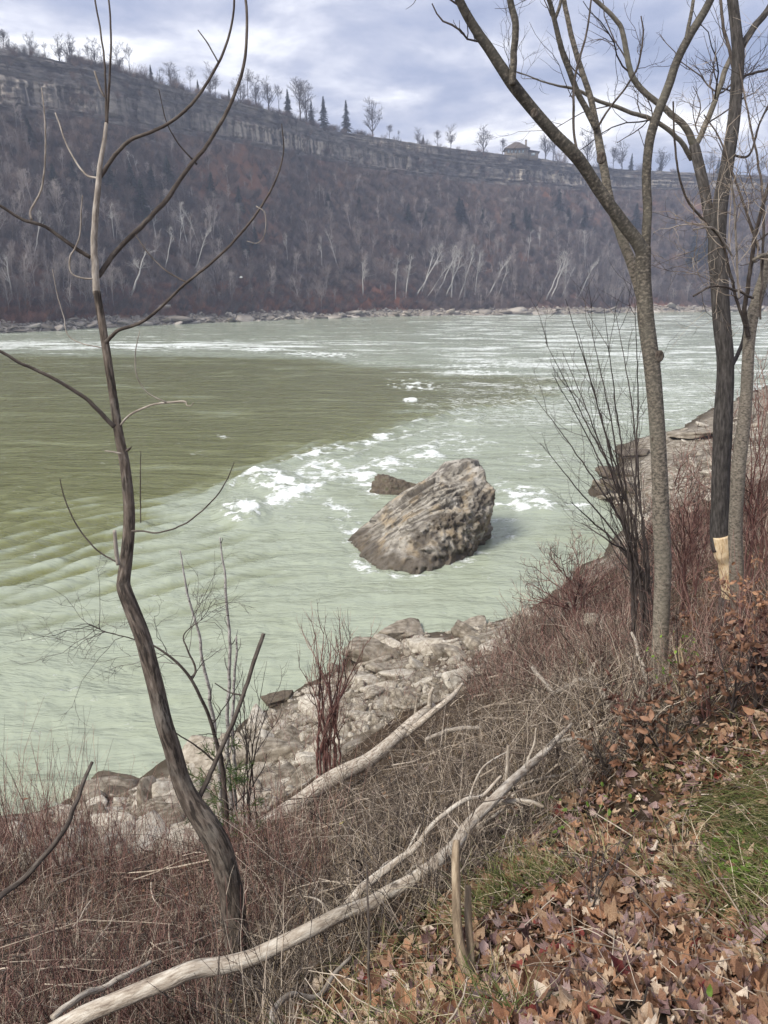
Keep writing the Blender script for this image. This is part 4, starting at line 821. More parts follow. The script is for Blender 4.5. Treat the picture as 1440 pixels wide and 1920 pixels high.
for (px, py, w, lab) in [(910, 585, 46, 'largest grey slab at the far waterline below the white trunks'), (965, 583, 56, 'long brown ledge rock at the far waterline right of the grey slab'), (330, 598, 70, 'dark leaning ledge on the far shore behind the bare tree on the left'), (300, 575, 40, 'dark boulder above the shelf of the far shore on the left'), (660, 584, 34, 'pale squarish rock at the foot of the far red slope'), (385, 610, 24, 'pale rounded rock at the water edge of the far shore on the left'), (135, 598, 30, 'pale slab on the far shore near the left edge'), (1100, 585, 30, 'brown rock on the far shore by the two trunks on the right')]:
    y_ = np.interp(px, [0, 110, 250, 430, 600, 760, 900, 1060, 1240, 1440], [625, 619, 611, 604, 597, 592.5, 591, 589, 585, 583]); p = at_z(px, y_, 0.); _, _, d = to_px(p)
    p = slope_at_px(px, py); _, _, d = to_px(p); s = w / 2 / F * d
    o = link('shore_boulder', FSTONE[RNG.integers(7)], loc=p); o.scale = (s * 1.05, s * .8, s * .62); o.rotation_euler = (.05, .12 * RNG.normal(), RNG.normal() * .2); tag(o, lab, 'rock')

# driftwood on the far shore and a gull over the slope
# the great boulder in the stream
bp3 = []
for a, b in [(655, 1014), (685, 1048), (700, 1070), (780, 1078), (850, 1060), (898, 1034), (920, 1002)]:
    p = at_z(a, b, 0.); bp3.append(p); q = p.copy(); q[2] = -1.2; bp3.append(q)
for a, b, y in [(700, 980, 36.0), (750, 942, 36.2), (800, 903, 36.4), (852, 862, 36.6), (888, 861, 36.6), (904, 884, 36.0), (922, 900, 35.6), (925, 932, 35.0), (868, 857, 36.8), (835, 868, 36.7), (850, 930, 34.8), (780, 975, 34.4), (720, 1010, 33.8)]: bp3.append(at_Y(a, b, y))
for x, y in [(-.6, 37.6), (2.5, 39.0), (5.0, 38.2)]: bp3 += [np.array([x, y, .5 + .5 * x]), np.array([x, y + .8, -1.2])]
bp3 = np.array(bp3); cen = bp3.mean(0); cen[2] = 1.0
n_, d_ = hull_planes(bp3 - cen); D, Fc = ico(7)
V = D * star(D, n_, d_, 44)[:, None]
ax = norm((at_Y(888, 861, 36.6) - at_z(655, 1014, 0.))[None])[0]     # bedding runs along this axis
b3_ = norm(np.cross(ax, np.array([0.15, -.75, -.65]))[None])[0]; b3_ = b3_ if b3_[2] > 0 else -b3_; bn = norm(np.cross(ax, b3_)[None])[0]
q = np.stack([V @ ax, V @ bn, V @ b3_], -1)
NN = norm(V)
def ridg(p, o=4): return 1 - np.abs(fbm(p, o)) * 2.4
fa_, fb_, fc_ = at_Y(908, 888, 35.8), at_Y(688, 1050, 32.5), at_Y(800, 955, 39)
fn_ = norm(np.cross(fb_ - fa_, fc_ - fa_)[None])[0]; fn_ = fn_ if fn_[2] < 0 else -fn_
face = np.clip(((V + cen - fa_) @ fn_ + .35 * fbm(V * .8, 3)) / .45, 0, 1)       # the broken right-hand face
wq = q + .45 * np.stack([fbm(q * .45, 3), fbm(q * .45 + 5, 3), fbm(q * .45 + 9, 3)], -1) + .10 * np.stack([fbm(q * 2, 2), fbm(q * 2 + 5, 2), fbm(q * 2 + 9, 2)], -1)
ac_ = wq[:, 1] + .18 * wq[:, 2]
step = ac_ / .42 + .5 * fbm(wq * np.array([.25, .3, .3]) + 3, 2); fr_ = step - np.floor(step); lay = vn(np.stack([np.floor(step) * 1.7, wq[:, 0] * .25, wq[:, 2] * .3], -1))
msk = np.clip(.5 + 1.6 * fbm(V * .55 + 50, 2), 0, 1)
saw = (fr_ - .5) * .14 * msk + lay * .20 + .30 * (np.floor(3.2 * fbm(wq * np.array([.35, 1.1, 1.0]) + 80, 3) + .5) / 3.2)
gro = ridg(wq * np.array([.30, 3.0, 2.0]), 4)
disp = (saw + (gro - .55) * .15 * (.4 + msk) + fbm(wq * np.array([1.1, 7.0, 5.0]) + 7, 4) * .09) * (1 - .8 * face) + face * (-.12 + fbm(V * 1.2, 3) * .35 + (ridg(V * 2.6 + 3, 4) - .5) * .26 + fbm(V * 7, 3) * .08) + fbm(V * .6 + 20, 2) * .16
disp -= .40 * np.exp(-((wq[:, 1] - .2) / .10) ** 2) * np.clip((q[:, 0] + .5) / 1.5, 0, 1) * (1 - face)
V = V + norm(NN * .7 + (b3_ * .3)[None]) * disp[:, None]
zt_ = V[:, 2] + cen[2]; V[:, 2] = np.where(zt_ > 3.75, 3.75 + (zt_ - 3.75) * .35, zt_) - cen[2]
bm_ = M['rock_river']
t = bm_.node_tree; bs = [n for n in t.nodes if n.type == 'BSDF_PRINCIPLED'][0]; src = bs.inputs['Base Color'].links[0].from_socket
g2 = N('ShaderNodeAttribute', t); g2.attribute_name = 'algae'; mi2 = N('ShaderNodeMix', t, data_type='RGBA'); t.links.new(g2.outputs['Fac'], mi2.inputs[0]); t.links.new(src, mi2.inputs[6]); mi2.inputs[7].default_value = (.075, .06, .045, 1); t.links.new(mi2.outputs[2], bs.inputs['Base Color'])
g3 = N('ShaderNodeAttribute', t); g3.attribute_name = 'seam'; mi3 = N('ShaderNodeMix', t, data_type='RGBA'); t.links.new(g3.outputs['Fac'], mi3.inputs[0]); t.links.new(mi2.outputs[2], mi3.inputs[6]); mi3.inputs[7].default_value = (.05, .042, .035, 1); t.links.new(mi3.outputs[2], bs.inputs['Base Color'])
Vw = V + cen
wet = np.clip((.75 + .35 * fbm(V * 1.3, 3) - Vw[:, 2]) / .35, 0, 1) * .8
alg = np.clip(face * (.35 + fbm(V * 1.6 + 4, 4) * 2.2), 0, .8)
seam = np.clip((fr_ < .12) * .7 * msk + np.clip((gro - .86) / .06, 0, 1) * .7, 0, .9) * (1 - face)
tag(link('river_boulder', mesh_from('river_boulder', V, None, Fc, [bm_], True, {'bk': V, 'tint': np.full(len(V), .5), 'algae': np.maximum(wet, alg), 'seam': seam}), loc=cen), 'huge tilted layered grey boulder standing in the river', 'boulder')
# the low brown rock behind it
p0 = at_z(735, 925, 0.); D, Fc = ico(6); n_, d_ = hull_planes(np.array([(-1.7, -.4, 0), (-1.3, 0, 1.0), (-.9, .4, 1.15), (-.4, -.2, 1.0), (.3, .3, .6), (1.4, .2, .45), (1.9, 0, 0), (0, -.8, 0), (0, 1, 0), (-1.5, 0, -1), (1.8, 0, -1), (0, 1, -1), (0, -.9, -1)], float))
V = D * star(D, n_, d_, 20)[:, None]; V *= (1 + .12 * fbm(V * 1.5, 3) + .10 * (ridg(V * 3.5, 4) - .5))[:, None]
tag(link('low_river_rock', mesh_from('low_river_rock', V, None, Fc, [M['rock_brown']], True, {'bk': V, 'tint': np.full(len(V), .5)}), loc=p0 + np.array([0.1, .4, 0])), 'low jagged brown rock just behind the huge river boulder', 'rock')
# ------------------------------------------------------------------ near stones
STONE_PX = [(-60,1650),(0,1560),(150,1500),(330,1450),(460,1365),(620,1255),(760,1185),(1000,1150),(1010,1180),(930,1240),(860,1300),(740,1340),(640,1400),(560,1480),(470,1540),(380,1590),(180,1610)]
STONE2_PX = [(1110,910),(1170,870),(1260,815),(1440,740),(1440,880),(1330,950),(1200,1000),(1160,960)]
shore_near = empty('stony_shore'); tag(shore_near, 'pale broken stones along the near shore', kind='structure')
P = np.vstack([sample_px(230, STONE_PX), sample_px(60, STONE2_PX)])
for i, p in enumerate(P):
    o = link('stone', STONES[RNG.integers(10)], shore_near, p + np.array([0, 0, .02])); _, _, d = to_px(p); s = (.13 + .34 * RNG.random() ** 2.2) * (1 if i < 230 else 1.3)
    o.scale = (s * (1 + .6 * RNG.random()), s, s * (.7 + .4 * RNG.random())); o.rotation_euler = (RNG.normal() * .3, RNG.normal() * .3, RNG.random() * 6.28)
P = np.vstack([sample_px(2600, STONE_PX), sample_px(900, STONE2_PX), sample_px(900, GRAVEL_PX)])
scatter('shore_gravel', PEBB + STONES[:3], P, .035 + .13 * RNG.random(len(P)) ** 2.2, 'pale gravel and small stones of the near shore', tilt=.6)
def boulder(px, py, w, h, lab, me, name='shore_boulder', rz=None, sink=.25, dep=.8):
    p = hit(px, py)[0]
    if np.isnan(p[0]): p = at_z(px, py, .2)
    _, _, d = to_px(p); s = w / 2 / F * d; hz = h / 2 / F * d
    o = link(name, me, loc=p + np.array([0, 0, hz * (1 - 2 * sink)])); o.scale = (s * 1.1, s * dep, hz / .55); o.rotation_euler = (.1 * RNG.normal(), .12 * RNG.normal(), RNG.normal() * .4 if rz is None else rz); return tag(o, lab, 'rock')
BIG = [stone_mesh(M['rock_pale'], 5, 80 + s, .5, .16, 6) for s in range(5)]
DBIG = [stone_mesh(M['rock_brown'], 5, 90 + s, .5, .26, 6) for s in range(3)]
for a in [(395, 1435, 110, 70, 'big cream boulder at the water edge, seen through the thin birch saplings', BIG[0]), (510, 1425, 110, 60, 'broad grey slab of rock beside the fallen grey trunk in the stony shore', BIG[1]), (690, 1232, 105, 52, 'pale flat-topped boulder at the water edge above the reddish stems', BIG[2]), (745, 1195, 90, 42, 'grey overhanging slab at the tip of the stony point', BIG[3]),
          (800, 1218, 60, 34, 'pale angular block just right of the grey slab on the stony point', BIG[4]), (1000, 1165, 40, 34, 'pale upright stone at the foot of the red-stemmed shrub', BIG[0]), (300, 1530, 60, 36, 'cream stone left of the foot of the bare tree', BIG[1]), (440, 1530, 60, 34, 'cream stone right of the foot of the bare tree', BIG[2]),
          (880, 1175, 60, 20, 'low whitish rock lying at the water edge right of the stony point', BIG[3]), (1195, 850, 66, 16, 'brown ledge at the left tip of the far cove bank', DBIG[0]), (1168, 925, 70, 24, 'dark wet rock shelf at the water behind the multi-stemmed shrub', DBIG[1]), (1300, 818, 84, 18, 'grey boulder bank behind the dark gnawed tree', BIG[4]), (1150, 895, 60, 28, 'small dark rock in the cove left of the wet rock shelf', DBIG[2]), (225, 1482, 110, 26, 'flat brown mud-covered slab at the water edge below the leaning stick', DBIG[2]), (530, 1310, 60, 26, 'dark mossy rock at the water edge behind the birch saplings', DBIG[0]), (1120, 1175, 60, 34, 'mossy tan rock in the brush left of the smooth tan tree', BIG[2]), (1165, 1170, 50, 28, 'second mossy tan rock close to the smooth tan tree', BIG[3])]:
    boulder(*a)

# ------------------------------------------------------------------ trees of the near bank
def part(name, m, parent, spec, Y, sides=8, rough=.05, wob=.5, step=None, ground=None, label=None, tint=.5):
    g = Geo(); PR = limb(g, spec, Y, sides, step, rough, wob, tint=tint, ground=ground)
    o = link(name, g.mesh(name, m, True, parent.location), parent)
    if label: o['label'] = label
    return o, PR
def root_of(name, px, py, Y, label, cat):
    p = at_Y(px, py, Y); z = float(H(p[0], p[1])); r = empty(name, (p[0], p[1], z)); return tag(r, label, cat)
def twigs_on(name, m, parent, PRs, n, length, levels=2, rmin=.0016, up=.12, wig=.22, t0=.1, label=None, n2_=4, ang=(25, 65)):
    g = Geo()
    for P, R in PRs:
        P1, R1 = grow(P[None], R[None], n, length, ang, up=up, wig=wig, K=8, t0=t0, rr=.35, rmin=rmin * 1.6); R1 = np.minimum(R1, rmin * 4)
        strands(g, P1, R1, 4)
        if levels > 1:
            P2, R2 = grow(P1, R1, n2_, length * .45, (25, 70), up=up, wig=wig, K=6, t0=.15, rr=.7, rmin=rmin); strands(g, P2, R2, 3)
            if levels > 2: P3, R3 = grow(P2, R2, 3, length * .2, (25, 70), up=up, wig=wig, K=4, t0=.2, rr=.8, rmin=rmin * .8); strands(g, P3, R3, 3)
    o = link(name, g.mesh(name, m, True, parent.location), parent)
    if label: o['label'] = label
    return o

WS = 0.72
# the bare tree on the left
T = root_of('bare_tree', 470, 1900, 2.75, 'bare dead-looking tree with furrowed crooked trunk at the left, the fallen log crossing its foot', 'tree')
trunk = [(485, 1925, 74), (466, 1840, 64), (445, 1740, 60), (428, 1660, 60), (412, 1600, 62), (385, 1545, 60), (356, 1500, 50), (336, 1455, 44), (312, 1370, 41), (292, 1290, 40), (272, 1210, 39), (250, 1150, 38), (233, 1105, 36), (231, 1085, 33), (236, 1040, 31), (240, 960, 29), (233, 880, 26), (223, 820, 23), (211, 740, 20), (199, 660, 20), (190, 600, 19), (182, 545, 18)]
o, PRt = part('trunk', M['bark_furrow'], T, trunk, [2.75, 3.05, 3.3], sides=26, rough=.16, wob=.25, step=.011, ground=lambda x, y: float(H(x, y)))
o, PRu = part('upper_trunk', M['bark_pale'], T, [(183, 552, 17.5), (178, 500, 18), (175, 470, 17), (178, 400, 16), (186, 335, 14), (192, 285, 11), (199, 228, 9)], [3.3, 3.4], sides=14, label='pale weathered upper trunk')
WS = 0.64
LB = [([(182, 520, 15), (210, 480, 15), (260, 430, 14), (310, 375, 14), (345, 325, 12), (390, 268, 11), (430, 200, 10), (455, 130, 9), (463, 60, 8), (460, -40, 7)], [3.32, 3.6, 3.7], 'bark_young'),
      ([(188, 333, 12), (215, 292, 11), (245, 262, 10), (300, 240, 9), (350, 205, 9), (395, 145, 8), (425, 80, 7), (438, 20, 6), (441, -40, 6)], [3.38, 3.3], 'bark_young'),
      ([(410, 118, 4), (390, 82, 4), (371, 56, 3)], [3.3, 3.3], 'bark_young'), ([(369, 308, 5), (335, 270, 4), (312, 228, 3), (298, 168, 2.2)], [3.65, 3.5], 'bark_young'),
      ([(199, 643, 12), (222, 620, 10), (268, 603, 9), (310, 568, 8), (350, 530, 8), (400, 490, 7.5), (450, 440, 7), (490, 387, 6), (520, 330, 5), (532, 282, 4), (528, 232, 2.5)], [3.25, 3.0, 2.9], 'bark_young'),
      ([(350, 530, 5), (312, 508, 4), (280, 477, 3.5), (254, 440, 2.5)], [3.05, 3.2], 'bark_young'),
      ([(170, 483, 12), (130, 457, 11), (85, 424, 10), (40, 410, 9), (0, 386, 8), (-90, 330, 7)], [3.35, 3.2], 'bark_young'),
      ([(60, 413, 7), (58, 395, 6), (78, 352, 5.5), (85, 290, 5), (84, 220, 4), (78, 165, 3)], [3.25, 3.3], 'bark_pale'),
      ([(184, 335, 6), (160, 326, 6), (130, 282, 5), (104, 212, 4)], [3.38, 3.5], 'bark_pale'), ([(178, 523, 5), (150, 521, 5), (133, 510, 5), (131, 483, 5), (141, 465, 4.5), (150, 440, 4), (152, 400, 3.5), (155, 366, 2.5)], [3.3, 3.25], 'bark_pale'),
      ([(214, 800, 14), (172, 757, 12), (112, 716, 10), (50, 686, 9), (0, 659, 9), (-90, 610, 7)], [3.15, 3.0], 'bark_young'),
      ([(226, 797, 6), (245, 777, 6), (280, 761, 6), (312, 755, 6), (345, 753, 6), (350, 760, 3), (358, 761, 2.5), (363, 755, 2)], [3.15, 3.0], 'bark_pale'), ([(312, 755, 4.5), (276, 736, 3.5), (256, 703, 3.2), (254, 662, 3), (262, 620, 2)], [3.05, 3.0], 'bark_pale'),
      ([(247, 995, 6), (268, 996, 5), (300, 998, 4.5), (350, 980, 4.5), (400, 937, 4), (425, 900, 3.5), (439, 867, 2.2)], [3.1, 2.9], 'bark_young'), ([(222, 1056, 5), (180, 1030, 4.5), (142, 982, 4), (120, 930, 3.5), (112, 897, 2.5)], [3.08, 3.1], 'bark_young'),
      ([(264, 980, 3.2), (263, 910, 3.5), (264, 845, 2.2)], [3.05, 3.05], 'bark_young'), ([(222, 1060, 13), (217, 1030, 12), (214, 995, 10)], [3.0, 3.0], 'bark_pale'),
      ([(200, 232, 8), (205, 150, 6.5), (208, 60, 5.5), (200, -60, 4.5)], [3.4, 3.4], 'bark_young'), ([(199, 230, 6), (197, 130, 5.5), (187, 50, 5), (168, -60, 4.5)], [3.4, 3.45], 'bark_young'), ([(196, 182, 6), (188, 165, 6), (177, 133, 5)], [3.38, 3.36], 'bark_pale'),
      ([(190, 652, 3.5), (150, 643, 3), (126, 626, 3), (120, 595, 3), (108, 555, 2.6), (98, 505, 2)], [3.25, 3.3], 'bark_pale'), ([(237, 845, 8), (242, 842, 7), (246, 838, 4)], [3.05, 3.0], 'bark_furrow'), ([(228, 850, 6), (213, 848, 5), (196, 845, 3)], [3.1, 3.1], 'bark_pale'),
      ([(372, 1500, 16), (398, 1440, 14), (438, 1352, 13), (460, 1290, 12), (478, 1235, 12), (493, 1188, 11)], [2.95, 3.3], 'bark_young'), ([(460, 1305, 5), (430, 1298, 4), (403, 1281, 3)], [3.2, 3.2], 'bark_young'),
      ([(480, 387, 3), (497, 400, 2.4), (496, 440, 2.2), (482, 456, 2), (463, 452, 1.6)], [2.95, 2.95], 'bark_pale')]
for i, (s_, Y, m) in enumerate(LB):
    part('broken_limb' if i == 23 else 'branch', M[m], T, s_, Y, sides=9, rough=.07, wob=.35, step=None, label='broken-off limb rising from the bend of the trunk' if i == 23 else None)

WS = 0.8
# dark many-twigged sapling behind it
T = root_of('dark_sapling', 415, 1440, 5.4, 'small dark sapling with a fan of fine crooked twigs behind the furrowed trunk', 'sapling')
o, A = part('stem', M['bark_young'], T, [(418, 1450, 11), (402, 1375, 9), (380, 1315, 8), (357, 1272, 7), (330, 1240, 6), (300, 1218, 5), (278, 1206, 3)], 5.4, ground=lambda x, y: float(H(x, y)))
o, B_ = part('branch', M['bark_young'], T, [(355, 1275, 6), (366, 1255, 5), (350, 1215, 4), (345, 1190, 3), (380, 1160, 2)], [5.4, 5.6], sides=6)
o, C_ = part('branch', M['bark_young'], T, [(278, 1208, 3.5), (240, 1195, 3), (200, 1185, 2.6), (165, 1170, 1.8), (140, 1175, 1.2)], [5.4, 5.2], sides=6)
o, D_ = part('branch', M['bark_young'], T, [(405, 1430, 4), (370, 1400, 4), (330, 1375, 3), (315, 1360, 2)], [5.3, 5.1], sides=6)
twigs_on('twig', M['twig_dark'], T, [A, B_, C_], 9, .75, 3, up=.02, rmin=.0017, n2_=4, t0=.3)
for px, pts_, lab in [(405, [(405, 1385, 9), (395, 1310, 8), (380, 1240, 7), (371, 1180, 6), (350, 1110, 5), (337, 1033, 3)], 'left one of the thin birch saplings, leaning left over the water'), (427, [(427, 1400, 9), (428, 1290, 8), (431, 1200, 7), (424, 1110, 6), (413, 1008, 3)], 'tallest thin birch sapling standing upright over the water'), (437, [(437, 1400, 8), (440, 1290, 7), (444, 1193, 4)], 'short thin birch sapling right of the tallest one')]:
    T = root_of('birch_sapling', px, 1420, 6.0, lab, 'sapling')
    o, A = part('stem', M['bark_birch'], T, pts_, 6.0, ground=lambda x, y: float(H(x, y)), wob=.8)
    twigs_on('twig', M['twig_dark'], T, [A], 8, .22, 1, up=.25, rmin=.0025)

WS = 0.61
# the smooth tan tree on the right: two stems from one base, the left one forks again
gnd = lambda x, y: float(H(x, y))
T = root_of('smooth_bark_tree', 1234, 1290, 5.5, 'tall smooth tan-barked tree forking high up, standing right of the brush', 'tree')
o, tr = part('trunk', M['bark_smooth'], T, [(1232, 1300, 50), (1236, 1240, 47), (1241, 1150, 48), (1243, 1060, 49), (1241, 1000, 50), (1236, 860, 46), (1230, 770, 46), (1224, 700, 48), (1217, 640, 48), (1211, 590, 48), (1207, 530, 44), (1205, 465, 46)], [5.5, 5.6], sides=22, rough=.035, wob=.15, step=.02, ground=gnd, tint=[.62, .15])  # tint darkens upward: grading bark plus backlit shade painted into its colour
PRs = []
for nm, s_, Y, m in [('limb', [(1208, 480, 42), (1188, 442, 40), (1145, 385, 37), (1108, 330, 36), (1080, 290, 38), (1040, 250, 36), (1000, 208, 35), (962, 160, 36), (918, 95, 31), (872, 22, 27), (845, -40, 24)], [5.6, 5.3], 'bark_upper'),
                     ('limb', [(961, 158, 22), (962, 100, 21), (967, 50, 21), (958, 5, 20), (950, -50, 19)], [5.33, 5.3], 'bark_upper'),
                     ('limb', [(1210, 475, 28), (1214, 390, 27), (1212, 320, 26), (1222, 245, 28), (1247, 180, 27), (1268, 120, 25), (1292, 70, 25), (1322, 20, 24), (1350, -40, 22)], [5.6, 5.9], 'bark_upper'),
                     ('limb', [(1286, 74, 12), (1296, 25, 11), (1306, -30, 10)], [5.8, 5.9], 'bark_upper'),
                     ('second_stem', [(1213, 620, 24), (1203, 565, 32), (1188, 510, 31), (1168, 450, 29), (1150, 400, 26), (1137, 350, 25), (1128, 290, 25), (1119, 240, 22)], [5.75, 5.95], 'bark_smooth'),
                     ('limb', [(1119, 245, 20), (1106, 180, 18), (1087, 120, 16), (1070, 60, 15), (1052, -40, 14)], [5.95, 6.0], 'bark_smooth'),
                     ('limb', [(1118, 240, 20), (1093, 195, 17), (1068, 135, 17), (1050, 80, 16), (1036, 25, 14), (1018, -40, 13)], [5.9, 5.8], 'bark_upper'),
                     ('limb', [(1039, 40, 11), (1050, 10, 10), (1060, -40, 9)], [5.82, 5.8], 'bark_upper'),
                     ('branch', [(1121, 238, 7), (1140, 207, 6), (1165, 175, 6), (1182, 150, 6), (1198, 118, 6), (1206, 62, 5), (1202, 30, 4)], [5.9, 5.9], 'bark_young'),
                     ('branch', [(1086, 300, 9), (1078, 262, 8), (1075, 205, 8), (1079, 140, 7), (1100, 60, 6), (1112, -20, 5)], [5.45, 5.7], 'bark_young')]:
    up_ = m == 'bark_upper'; o, A = part(nm, M['bark_smooth' if up_ else m], T, s_, Y, sides=14 if s_[0][2] > 15 else 8, rough=.05, wob=.25, tint=[.12, -.2] if up_ else ([.45, .3] if nm == 'second_stem' else .3)); PRs.append(A)  # limbs darker than the trunk: greyer bark, with backlit shade painted in
for px, py, r_ in [(1128, 296, 9), (1236, 668, 9), (1002, 212, 7), (1228, 823, 6), (1250, 1003, 6)]:
    c = at_Y(px, py, 5.52 if px > 1200 else 5.35); D, Fc = ico(3); _, _, d = to_px(c); s = r_ / F * d
    V = D * np.array([1, .5, 1.25]) * s; V *= (1 + .18 * fbm(D * 2.5 + px, 3))[:, None]
    V = V - np.array([0, .3, 0]) * s * np.exp(-(D[:, 0] ** 2 + D[:, 2] ** 2) * 5)[:, None] * -1
    link('knot', mesh_from('knot', V, None, Fc, [M['bark_furrow']], True, {'bk': V, 'tint': np.full(len(V), .4)}), T, c - np.array(T.location))
twigs_on('twig', M['twig_dark'], T, PRs[:1], 7, .5, 2, t0=.45); twigs_on('twig', M['twig_dark'], T, PRs[5:10], 5, .45, 2)

WS = 0.70
# the dark ridged tree gnawed near its foot
T = root_of('gnawed_tree', 1352, 1150, 7.6, 'dark ridged tree with pale gnawed wood near its foot, behind the smooth tan trees', 'tree')
part('trunk', M['bark_dark'], T, [(1352, 1032, 46), (1349, 1016, 47), (1350, 960, 46), (1353, 900, 45), (1356, 800, 46), (1360, 700, 43), (1353, 600, 44), (1347, 520, 43), (1344, 470, 42), (1350, 390, 38), (1362, 310, 34), (1373, 240, 32), (1379, 180, 30), (1383, 110, 30), (1379, 60, 27), (1368, -40, 25)], [7.6, 8.0], sides=20, rough=.12, wob=.2, step=.03)
part('gnawed_wood', M['gnawed'], T, [(1351, 1005, 36), (1354, 1024, 43), (1357, 1040, 46), (1361, 1054, 37), (1366, 1078, 43), (1371, 1105, 47), (1373, 1150, 54)], [7.58, 7.58], sides=22, rough=.16, wob=0, step=.015, label='pale chewed wood of the trunk')
part('stump_foot', M['bark_dark'], T, [(1363, 1125, 43), (1364, 1180, 46), (1364, 1230, 50)], [7.55, 7.5], sides=16, rough=.1, step=.04, ground=None)
PRs = []
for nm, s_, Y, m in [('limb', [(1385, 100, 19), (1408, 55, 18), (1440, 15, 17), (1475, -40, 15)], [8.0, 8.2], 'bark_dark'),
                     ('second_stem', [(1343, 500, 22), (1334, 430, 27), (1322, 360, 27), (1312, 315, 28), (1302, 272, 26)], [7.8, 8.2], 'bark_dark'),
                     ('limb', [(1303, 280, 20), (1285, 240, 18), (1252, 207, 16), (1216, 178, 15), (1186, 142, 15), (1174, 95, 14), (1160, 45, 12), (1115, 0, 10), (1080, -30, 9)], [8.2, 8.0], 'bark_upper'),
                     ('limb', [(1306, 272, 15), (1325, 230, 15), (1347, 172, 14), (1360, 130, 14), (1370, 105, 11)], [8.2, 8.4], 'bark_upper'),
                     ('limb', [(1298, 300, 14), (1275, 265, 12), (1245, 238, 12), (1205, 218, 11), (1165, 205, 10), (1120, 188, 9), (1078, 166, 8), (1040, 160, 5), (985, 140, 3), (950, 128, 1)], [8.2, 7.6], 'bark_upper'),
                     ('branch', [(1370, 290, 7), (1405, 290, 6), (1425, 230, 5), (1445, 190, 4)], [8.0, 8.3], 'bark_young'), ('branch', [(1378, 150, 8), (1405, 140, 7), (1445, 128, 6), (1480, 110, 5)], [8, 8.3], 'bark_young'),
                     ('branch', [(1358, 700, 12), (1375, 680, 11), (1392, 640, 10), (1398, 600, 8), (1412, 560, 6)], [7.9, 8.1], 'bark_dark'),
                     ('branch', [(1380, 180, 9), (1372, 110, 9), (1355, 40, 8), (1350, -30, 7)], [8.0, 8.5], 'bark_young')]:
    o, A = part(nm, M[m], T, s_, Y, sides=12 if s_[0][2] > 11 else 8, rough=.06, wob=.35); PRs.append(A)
twigs_on('twig', M['twig_dark'], T, PRs[2:7] + PRs[8:], 8, 1.0, 3, rmin=.0021, n2_=4, up=.06)

WS = 0.80
# the second smooth tree at the right edge
T = root_of('slender_tan_tree', 1384, 1180, 6.6, 'slender tan tree at the right edge just in front of the gnawed dark tree', 'tree')
o, A0 = part('trunk', M['bark_smooth'], T, [(1386, 1185, 37), (1384, 1110, 33), (1380, 1040, 31), (1379, 960, 30), (1383, 880, 31), (1393, 810, 30), (1400, 740, 27), (1403, 680, 26), (1406, 630, 26), (1416, 575, 25), (1432, 520, 24), (1450, 470, 23), (1490, 400, 21)], [6.6, 6.9], sides=18, rough=.035, wob=.15, step=.03, ground=gnd)
PRs = []
for s_, Y, m in [([(1402, 630, 11), (1396, 590, 11), (1402, 530, 10), (1411, 480, 10), (1420, 420, 9), (1440, 350, 8), (1470, 280, 7)], [6.75, 6.5], 'bark_young'), ([(1410, 490, 9), (1425, 480, 9), (1450, 474, 9)], [6.6, 6.6], 'bark_smooth'),
                 ([(1399, 615, 7), (1380, 560, 7), (1366, 500, 6.5), (1352, 450, 6), (1322, 415, 6), (1290, 378, 5.5), (1272, 325, 5), (1265, 262, 5), (1262, 190, 4)], [6.7, 6.3], 'bark_young'),
                 ([(1372, 480, 5), (1340, 430, 4.5), (1300, 430, 4)], [6.5, 6.2], 'bark_pale'), ([(1412, 560, 6), (1382, 545, 6), (1340, 537, 5), (1300, 555, 4.5)], [6.6, 6.2], 'bark_young'), ([(1424, 470, 6), (1400, 400, 6), (1375, 330, 5), (1350, 260, 4), (1320, 215, 3)], [6.6, 6.9], 'bark_young'),
                 ([(1425, 600, 5), (1432, 400, 6), (1420, 300, 5), (1400, 200, 4), (1385, 120, 3)], [6.6, 7.2], 'bark_young'), ([(1385, 560, 5), (1378, 400, 5), (1370, 330, 4)], [6.4, 6.2], 'bark_pale')]:
    o, A = part('branch', M[m], T, s_, Y, sides=8, rough=.06, wob=.5); PRs.append(A)
twigs_on('twig', M['twig_grey'], T, PRs, 6, .8, 3, rmin=.0019, n2_=4, up=.02)

WS = 0.8
# multi-stemmed dark shrub over the water, right of centre
def bush(name, m, px, py, stems, label, Y, w=6, twig_n=7, tl=.5, lv=2, rmin=.002, cat='shrub', up=.12, leafm=None, mid=.5):
    T = root_of(name, px, py, Y, label, cat); PRs = []
    for j, (ex, ey) in enumerate(stems):
        k = Y + RNG.normal() * .25; bx = px + RNG.normal() * 14
        pts_ = [(bx, py + 20, w), (bx + (ex - bx) * .22, py + (ey - py) * .35, w * .8), (bx + (ex - bx) * .58 + RNG.normal() * 4, py + (ey - py) * .68, w * .55), (ex, ey, w * .2)]
        o, A = part('stem', M[m], T, pts_, [Y, Y, k, k + RNG.normal() * .3], sides=6, rough=.03, wob=1.0, ground=gnd if j < 40 else None); PRs.append(A)
    twigs_on('twig', M[m], T, PRs, twig_n, tl, lv, rmin=rmin, up=up, wig=.12, t0=.25, n2_=3, ang=(18, 45)); return T
bush('many_stemmed_shrub', 'twig_dark', 1212, 1130, [(1003, 745), (1022, 640), (1060, 560), (1085, 625), (1104, 600), (1132, 578), (1155, 590), (1190, 560), (1012, 830), (1035, 700), (1055, 660)], 'dark many-stemmed shrub fanning out over the water left of the smooth tan tree', 8.0, w=5.5, twig_n=8, tl=.9, rmin=.0021)
bush('small_dark_shrub', 'twig_dark', 1205, 1080, [(1090, 980), (1070, 940), (1120, 870), (1180, 840)], 'low dark shrub drooping over the cove under the many-stemmed shrub', 9.5, w=7, twig_n=9, tl=1.0)
